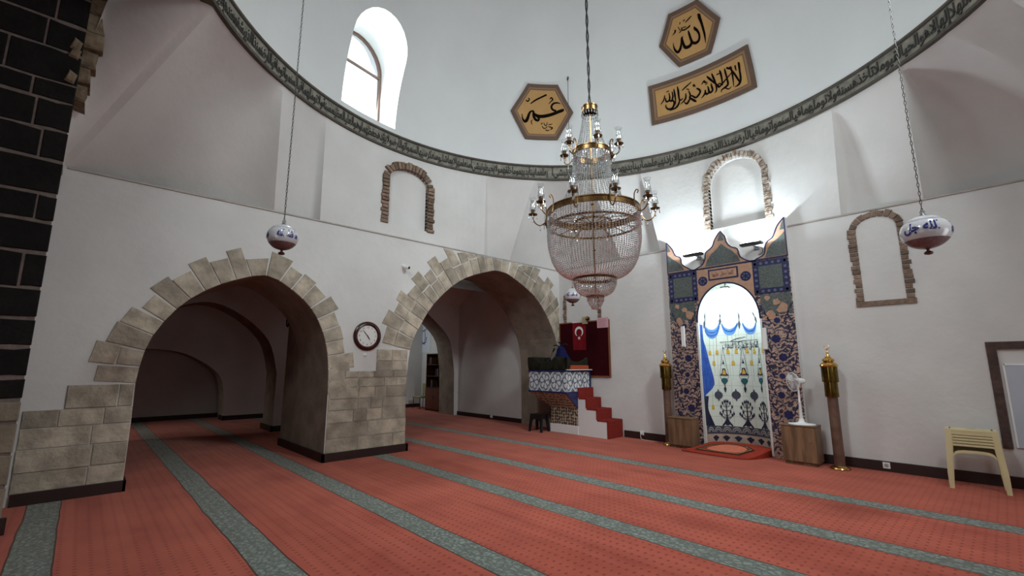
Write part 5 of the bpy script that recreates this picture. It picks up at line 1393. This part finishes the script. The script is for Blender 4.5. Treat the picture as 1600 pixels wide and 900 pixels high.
# ================================================================ things along the qibla wall
def torch_column(label, x, y, s=1.0):
    t = thing('column_lamp', label, 'column lamp', (x, y, 0))
    b_ = MB(); b_.lathe([(.0, 0), (.125, 0), (.135, .012), (.125, .028), (.09, .036), (.078, .05), (0, .05)], n=32, cap=False); b_.build('foot', gold, t, smooth=True)
    b_ = MB(); b_.lathe([(.074, .045), (.074, 1.22), ], n=28); b_.build('shaft', bronze_pole, t, smooth=True)
    b_ = MB()
    b_.lathe([(.076, 1.10), (.094, 1.10), (.096, 1.115), (.094, 1.33), (.113, 1.335), (.115, 1.35), (.113, 1.57), (.076, 1.575)], n=32, cap=False)
    b_.build('capital', gold_dark, t, smooth=True)
    b_ = MB(); b_.lathe([(.10, 1.57), (.124, 1.575), (.128, 1.60), (.115, 1.62), (.085, 1.645), (.072, 1.66), (.09, 1.675), (.086, 1.695), (.05, 1.72), (.03, 1.755), (.016, 1.79), (.02, 1.80), (.008, 1.82), (.006, 1.86), (.0, 1.862)], n=32, cap=False)
    b_.build('gold_cap', gold, t, smooth=True)
    b_ = MB(); pts = []
    for k in range(15):
        a = R(-235 + k * 290 / 14); pts.append((.030 * math.cos(a - R(0)), 0, 1.888 + .030 * math.sin(a)))
    P = [(.034 * math.sin(R(-150 + 300 * k / 14)), 0, 1.893 - .034 * math.cos(R(-150 + 300 * k / 14))) for k in range(15)]
    b_.tube(P, [.002 + .006 * math.sin(PI * k / 14) for k in range(15)], 6); b_.build('crescent', gold, t, smooth=True)
    return t
torch_column('brown column with a gold crescent, between the pulpit stairs and the mihrab', -4.86, 8.95)
torch_column('brown column with a gold crescent, behind the box that carries the fan', -1.95, 8.86)
def wooden_box(label, x0, x1, y0, y1, h):
    t = thing('wooden_box', label, 'cabinet', ((x0 + x1) / 2, (y0 + y1) / 2, 0)); dx, dy = (x1 - x0) / 2, (y1 - y0) / 2
    b_ = MB(); b_.box((-dx, -dy + .02, .05), (dx, dy, h - .018)); b_.box((-dx + .02, -dy + .04, 0), (dx - .02, dy - .02, .05)); b_.build('carcass', wood, t)
    b_ = MB(); b_.box((-dx + .004, -dy, .055), (dx - .004, -dy + .02, h - .022), bev=.004); d = b_.build('door', wood, t)
    b_ = MB(); b_.lathe([(0, 0), (.012, 0), (.012, .012), (.006, .016), (0, .016)], n=12, cap=False); k = b_.build('knob', steel, d); k.rotation_euler = (R(90), 0, 0); k.location = (dx - .08, -dy, h * .6)
    b_ = MB(); b_.box((-dx - .008, -dy - .008, h - .02), (dx + .008, dy, h), bev=.004); b_.build('top', mat('box_top', (120, 92, 68), .5, var=.2, scale=9), t)
    return t
wooden_box('bare oak coloured box standing between a column and the niche', -4.76, -4.27, 8.74, 9.06, .58)
wooden_box('oak coloured box carrying the white fan', -2.70, -2.20, 8.70, 9.05, .63)
# white fan on the right box
t = thing('desk_fan', 'white pedestal fan standing on a wooden box beside the niche', 'fan', (-2.42, 8.86, .63))
b_ = MB(); b_.lathe([(0, 0), (.20, 0), (.205, .008), (.19, .018), (.08, .026), (.045, .05), (.03, .10), (.0, .10)], n=36, cap=False, sy=.78); b_.build('base', white_plastic, t, smooth=True)
b_ = MB(); b_.lathe([(.026, .06), (.02, .35), (.024, .36), (.016, .37), (.015, .66), (.0, .67)], n=16, cap=False); b_.build('pole', white_plastic, t, smooth=True)
hd = thing('fan_head', '', 'x', (0, 0, .70)); del hd['label']; del hd['category']; place_child(hd, t); hd.rotation_euler = (R(4), 0, R(-38))
b_ = MB(); b_.lathe([(.0, -.12), (.035, -.115), (.055, -.06), (.055, .02), (.03, .04), (0, .04)], n=20, cap=False)
o = b_.build('motor_housing', white_plastic, hd, smooth=True); o.rotation_euler = (R(90), 0, 0)
b_ = MB()
for k in range(28):
    a = 2 * PI * k / 28
    b_.tube([(.03 * math.cos(a), -.13, .03 * math.sin(a)), (.10 * math.cos(a), -.125, .10 * math.sin(a)), (.152 * math.cos(a), -.085, .152 * math.sin(a)), (.10 * math.cos(a), -.045, .10 * math.sin(a)), (.04 * math.cos(a), -.04, .04 * math.sin(a))], .0022, 4)
b_.tube([(.154 * math.cos(2 * PI * k / 32), -.085, .154 * math.sin(2 * PI * k / 32)) for k in range(33)], .006, 6); b_.tube([(.03 * math.cos(2 * PI * k / 16), -.132, .03 * math.sin(2 * PI * k / 16)) for k in range(17)], .004, 6)
b_.build('cage', white_plastic, hd)
b_ = MB()
for k in range(3):
    a0 = 2 * PI * k / 3
    pts = [(r_ * math.cos(a0 + da), -.085 + tw, r_ * math.sin(a0 + da)) for r_, da, tw in ((.02, -.3, .015), (.12, -.35, .02), (.135, .1, 0), (.11, .45, -.02), (.02, .4, -.012))]
    a = b_.ring(pts); c = b_.ring([(p[0], p[1] + .004, p[2]) for p in pts]); b_.face(a); b_.face(c[::-1]); b_.bridge(a, c)
b_.build('blade', mat('pale_blade', (200, 204, 206), .3), hd)

# notice board, flag and paper behind the pulpit
t = thing('notice_board', 'maroon felt notice board in a thin wooden frame behind the pulpit', 'notice board', (-7.18, YQ, 1.32))
b_ = MB(); b_.prism([(-.76, .02), (.775, .02), (.775, 1.35), (-.76, 1.35)], lambda u, v, h: (u, -h, v), .0, .03); b_.build('felt', felt, t)
b_ = MB()
for a, c in (((-.78, 0), (.795, .03)), ((-.78, 1.345), (.795, 1.375)), ((-.78, .03), (-.75, 1.345)), ((.765, .03), (.795, 1.345))):
    b_.prism([(a[0], a[1]), (c[0], a[1]), (c[0], c[1]), (a[0], c[1])], lambda u, v, h: (u, -h, v), 0, .042, 0, .004)
b_.build('frame', mat('varnished_frame', (120, 72, 46), .4), t)
t = thing('national_flag', 'red cloth with a white crescent and star on the notice board', 'flag', (-7.29, YQ - .03, 1.98))
b_ = MB(); rows = []
for j in range(9):
    rows.append(b_.ring([(-.205 + .41 * i / 8, -.008 - .006 * math.sin(i * 1.9 + j * .3), .70 * j / 8) for i in range(9)]))
for a, c in zip(rows, rows[1:]): b_.bridge(a, c, 0, False)
b_.build('cloth', flag_red, t, smooth=True)
f_fn = lambda u, v, h: (u, -.015 - h, v)
b_ = MB(); b_.ribbon([(.112 * math.cos(R(a)), .45 + .112 * math.sin(R(a)), .058 * math.sin(PI * (a + 62) / 304) ** .8 + .002) for a in range(-62, 243, 10)], f_fn, 0, .003)
b_.build('crescent_emblem', white_paint, t)
b_ = MB(); st_ = [((.055 if k % 2 == 0 else .021) * math.sin(PI * k / 5), .30 + (.055 if k % 2 == 0 else .021) * math.cos(PI * k / 5)) for k in range(10)]
b_.prism(st_, f_fn, .0, .003); b_.build('star_emblem', white_paint, t)
b_ = MB(); b_.box((-.22, -.018, .69), (.22, -.004, .715), bev=.004); b_.build('hanging_rod', white_paint, t)
t = thing('paper_notice', 'pink paper sheet pinned to the top corner of the notice board', 'notice', (-6.56, YQ - .044, 2.50))
b_ = MB(); b_.prism([(-.16, -.0), (.17, .0), (.17, .245), (-.16, .245)], lambda u, v, h: (u, -h, v), 0, .004); p_ = b_.build('sheet', pink_paper, t)
b_ = MB()
for k in range(7): b_.prism([(-.12, .03 + k * .028), (.12 - (k * 37 % 5) * .012, .03 + k * .028), (.12 - (k * 37 % 5) * .012, .04 + k * .028), (-.12, .04 + k * .028)], lambda u, v, h: (u, -.004 - h, v), 0, .001)
b_.build('faded_lines', mat('faded_ink', (160, 112, 124), .7), p_)
t = thing('lamp_fitting', 'cream box with a small brass spotlight on top of the notice board', 'spotlight', (-7.06, YQ - .02, 2.62))
b_ = MB(); b_.box((-.09, -.07, 0), (.04, 0, .19), bev=.01); b_.build('box', mat('cream_fitting', (172, 158, 126), .5), t)
b_ = MB(); b_.lathe([(0, .06), (.03, .06), (.05, .02), (.055, -.02), (.045, -.022), (.0, .0)], (0, 0, 0), 18, cap=False); o = b_.build('reflector', brass, t, smooth=True); o.location = (.10, -.09, .13); o.rotation_euler = (R(75), 0, R(20))
b_ = MB(); b_.tube([(.03, -.04, .13), (.10, -.07, .13)], .012, 8); b_.build('bracket', brass, t)

# alcove with a painted frame and a pale board at the far right
b_ = MB(); b_.prism([(-.15, .50), (-.055, .50), (-.055, 1.82), (1.3, 1.82), (1.3, 1.92), (-.15, 1.92)], q_fn, -.02, .03, 0, .006)
struct(b_.build('trim_15', mat('dark_umber_surround', (86, 66, 60), .8, var=.45, scale=9, bump=.5, bscale=25)))
t = thing('whiteboard', 'pale blue board leaning inside the dark surround by the cream stools', 'board', (.55, YQ, .52))
b_ = MB(); b_.prism([(-.55, .0), (.7, .0), (.7, 1.09), (-.55, 1.09)], lambda u, v, h: (u, -h, v), .006, .02); b_.build('panel', pale_blue, t)
b_ = MB(); b_.box((-.56, -.024, 1.08), (.7, 0, 1.10)); b_.box((-.57, -.024, 0), (-.55, 0, 1.1)); b_.build('frame', white_plastic, t)
t = thing('side_table', 'dark reddish wooden table in front of the pale blue board', 'table', (.42, 8.82, 0))
b_ = MB(); b_.box((-.30, -.25, .50), (.6, .25, .53), bev=.005); b_.build('top', dark_wood, t)
for sx in (-.28, .55):
    for sy in (-.23, .2):
        b_ = MB(); b_.box((sx, sy, 0), (sx + .045, sy + .045, .50)); b_.build('leg', dark_wood, t)
# sockets, clock, camera, sensor
def socket(label, loc, plug, cable, fac=0):
    t = thing('wall_socket', label, 'socket', loc)
    b_ = MB(); b_.prism([(-.045, 0), (.045, 0), (.045, .09), (-.045, .09)], lambda u, v, h: (u, -h, v), 0, .014, 0, .005); p_ = b_.build('plate', white_plastic, t)
    b_ = MB()
    for sx in (-.016, .016): b_.lathe([(0, 0), (.008, 0)], (0, 0, 0), 10)
    b_ = MB(); b_.prism(circle(0, .045, .028, 16), lambda u, v, h: (u, -.014 - h, v), 0, .002); b_.build('socket_well', mat('grey_well', (150, 150, 148), .4), p_)
    if plug:
        b_ = MB(); b_.box((-.02, -.05, .025), (.02, -.014, .065), bev=.006); b_.build('plug', white_plastic, t)
        if cable:
            b_ = MB(); b_.tube(crom([(0, -.05, .03), (.0, -.07, .0), (.03, -.08, -.07), (.16, -.06, -.09), (.4, -.05, -.09)], 6), .005, 6); b_.build('flex', white_plastic, t)
socket('white socket with a cable on the skirting beside the pulpit stairs', (-5.62, YQ - .025, .09), True, True)
socket('white socket on the skirting between a column and the cream stools', (-1.42, YQ - .025, .045), False, False)
socket('white socket on the skirting seen through the arch behind the pulpit', (-10.7, YQ - .025, .04), True, False)
t = thing('wall_clock', 'round wall clock with a dark wooden rim between the two arches', 'clock', (XL, 3.795, 2.13))
w_fn = lambda u, v, h: (h, u, v)
b_ = MB(); n = 48; r_ = .265
prof = [(r_, .0), (r_, .025), (r_ - .02, .045), (r_ - .05, .05), (r_ - .07, .03), (r_ - .075, .022)]
rings = [b_.ring([(h, q * math.cos(2 * PI * k / n), q * math.sin(2 * PI * k / n)) for k in range(n)]) for q, h in prof]
for a, c in zip(rings, rings[1:]): b_.bridge(a, c)
b_.build('rim', mat('mahogany_rim', (62, 24, 20), .25, var=.3, scale=6), t, smooth=True)
b_ = MB(); b_.prism(circle(0, 0, .192, 40), w_fn, 0, .024); dl = b_.build('dial', mat('dial_white', (218, 216, 212), .5), t)
for k in range(1, 13):
    a = R(90 - 30 * k)
    text_obj('numeral', str(k), .052, .0005, lambda u, v, h: (.026 + h, u + .158 * math.cos(a), v + .158 * math.sin(a)), black_metal, dl)
for nm, an, l0, l1, w in (('minute_hand', 90 - 6 * 53, -.02, .145, .012), ('hour_hand', 90 - 30 * 4.88, -.02, .09, .018)):
    a = R(an); b_ = MB(); b_.ribbon([(l0 * math.cos(a), l0 * math.sin(a), w), (l1 * .6 * math.cos(a), l1 * .6 * math.sin(a), w), (l1 * math.cos(a), l1 * math.sin(a), .003)], w_fn, .028, .031); b_.build(nm, black_metal, t)
t = thing('security_camera', 'small white security camera on the wall above the clock', 'camera', (XL, 4.50, 3.50))
b_ = MB(); b_.lathe([(0, 0), (.03, 0), (.03, .012), (.012, .02), (.010, .07), (0, .07)], n=14, cap=False); o = b_.build('mount', white_plastic, t, smooth=True); o.rotation_euler = (0, R(90), 0); o.location = (0, -.02, .07)
b_ = MB(); b_.lathe([(0, -.06), (.035, -.06), (.038, .05), (.042, .052), (.04, .075), (.0, .07)], n=18, cap=False); o = b_.build('body', white_plastic, t, smooth=True); o.rotation_euler = (R(0), R(105), R(20)); o.location = (.09, 0, .02)
b_ = MB(); b_.lathe([(0, .0705), (.03, .0705), (.028, .076), (0, .078)], n=16, cap=False); l_ = b_.build('lens', black_plastic, o)
t = thing('wall_sensor', 'tiny white disc on the wall just below the clock', 'sensor', (XL, 3.77, 1.79))
b_ = MB(); b_.lathe([(0, 0), (.032, 0), (.032, .012), (.018, .024), (0, .026)], n=18, cap=False); o = b_.build('disc', white_plastic, t, smooth=True); o.rotation_euler = (0, R(90), 0)

# ================================================================ inside the aisle
t = thing('bookcase', 'dark wooden bookcase seen through the arch by the pulpit', 'bookcase', (-14.05, 9.50, 0))
b_ = MB(); w, d, h = .52, .19, 2.02
b_.box((-w, d - .02, 0), (w, d, h)); b_.box((-w, -d, 0), (-w + .025, d, h)); b_.box((w - .025, -d, 0), (w, d, h)); b_.box((-w, -d, h - .03), (w, d, h)); b_.box((-w, -d, .04), (w, d, .07)); b_.build('carcass', dark_wood, t)
for z in (.80, 1.20, 1.61):
    b_ = MB(); b_.box((-w + .025, -d, z), (w - .025, d - .02, z + .022)); b_.build('shelf', dark_wood, t)
for sg in (-1, 1):
    b_ = MB(); b_.box((.004 if sg > 0 else -w + .004, -d - .018, .06), (w - .004 if sg > 0 else -.004, -d, .79), bev=.003); dd = b_.build('door', mat('reddish_door', (96, 52, 36), .4, var=.2, scale=6), t)
    b_ = MB(); b_.box((sg * .04 - .008, -d - .032, .42), (sg * .04 + .008, -d - .018, .52)); b_.build('handle', steel, dd)
bk0 = None
bmats = [mat('book_cloth', c, .7) for c in ((70, 30, 30), (40, 52, 44), (120, 110, 90), (36, 36, 60))]
for zsh, xs in ((.822, (-.3, -.26, -.21, .30, .35)), (1.222, (.05, .10, .14, .19, .24, .33)), (1.632, (-.42, -.37, -.31, .36))):
    for q, x in enumerate(xs):
        m = bmats[(q * 7 + int(zsh * 10)) % 4]; hh = .22 + .03 * ((q * 5) % 3)
        t = thing('book', 'book standing on a shelf of the dark bookcase', 'book', (-14.05 + x, 9.45, zsh + .002), 0, 'books in the bookcase')
        b_ = MB(); b_.box((-.018, -.09, 0), (-.015, .09, hh)); b_.box((.015, -.09, 0), (.018, .09, hh)); b_.box((-.018, -.09, 0), (.018, -.086, hh)); b_.build('cover', m, t)
        b_ = MB(); b_.box((-.015, -.085, .004), (.015, .085, hh - .006)); b_.build('pages', white_paint, t)
t = thing('storage_box', 'small dark box on top of the bookcase', 'box', (-13.75, 9.5, 2.02))
b_ = MB(); b_.box((-.16, -.12, 0), (.16, .12, .16), bev=.006); b_.build('carton', mat('grey_carton', (92, 84, 82), .8), t)
b_ = MB(); b_.box((-.165, -.125, .16), (.165, .125, .19), bev=.005); b_.build('lid', mat('dark_lid', (62, 56, 56), .8), t)
t = thing('padded_chair', 'pale green seated chair beside the bookcase', 'chair', (-15.15, 9.5, 0))
b_ = MB(); b_.box((-.25, -.24, .40), (.25, .24, .47), bev=.02); b_.build('seat', mat('pale_green_vinyl', (150, 150, 112), .6), t)
b_ = MB(); b_.box((-.25, .20, .50), (.25, .25, .92), bev=.015); b_.build('backrest', mat('pale_green_vinyl_back', (150, 150, 112), .6), t)
for sx in (-.22, .22):
    for sy in (-.2, .22):
        b_ = MB(); b_.tube([(sx, sy, 0), (sx, sy, .52 if sy > 0 else .41)], .014, 8); b_.build('leg', black_metal, t)
t = thing('wall_poster', 'white poster with blue marks on the bright wall of the aisle', 'poster', (-15.75, 9.95, 2.1))
b_ = MB(); b_.prism([(-.45, 0), (.40, 0), (.40, 1.15), (-.45, 1.15)], lambda u, v, h: (u, -h, v), 0, .012, 0, .003); p_ = b_.build('sheet', mat('poster_white', (212, 216, 224), .5), t)
b_ = MB()
for q in ([(-.25, .55, .05), (-.1, .35, .07), (.1, .4, .04), (.15, .6, .06)], [(.0, .3, .05), (.05, .6, .05), (.0, .9, .03)], [(-.3, .9, .04), (-.1, .85, .05), (.2, .95, .03)]): b_.ribbon(q, lambda u, v, h: (u, -.012 - h, v), 0, .002)
b_.build('blue_marks', mat('poster_blue', (84, 100, 150), .5), p_)
t = thing('wall_hook_coil', 'dark looped cable hanging on the pier inside the darker arch', 'cable', (-10.28, 3.13, 2.55))
b_ = MB(); b_.tube(crom([(0, -.02, .16), (-.05, -.03, .02), (-.03, -.03, -.12), (.05, -.03, -.14), (.09, -.03, -.02), (.07, -.02, .10)], 6), .014, 7); b_.build('loop', black_metal, t)
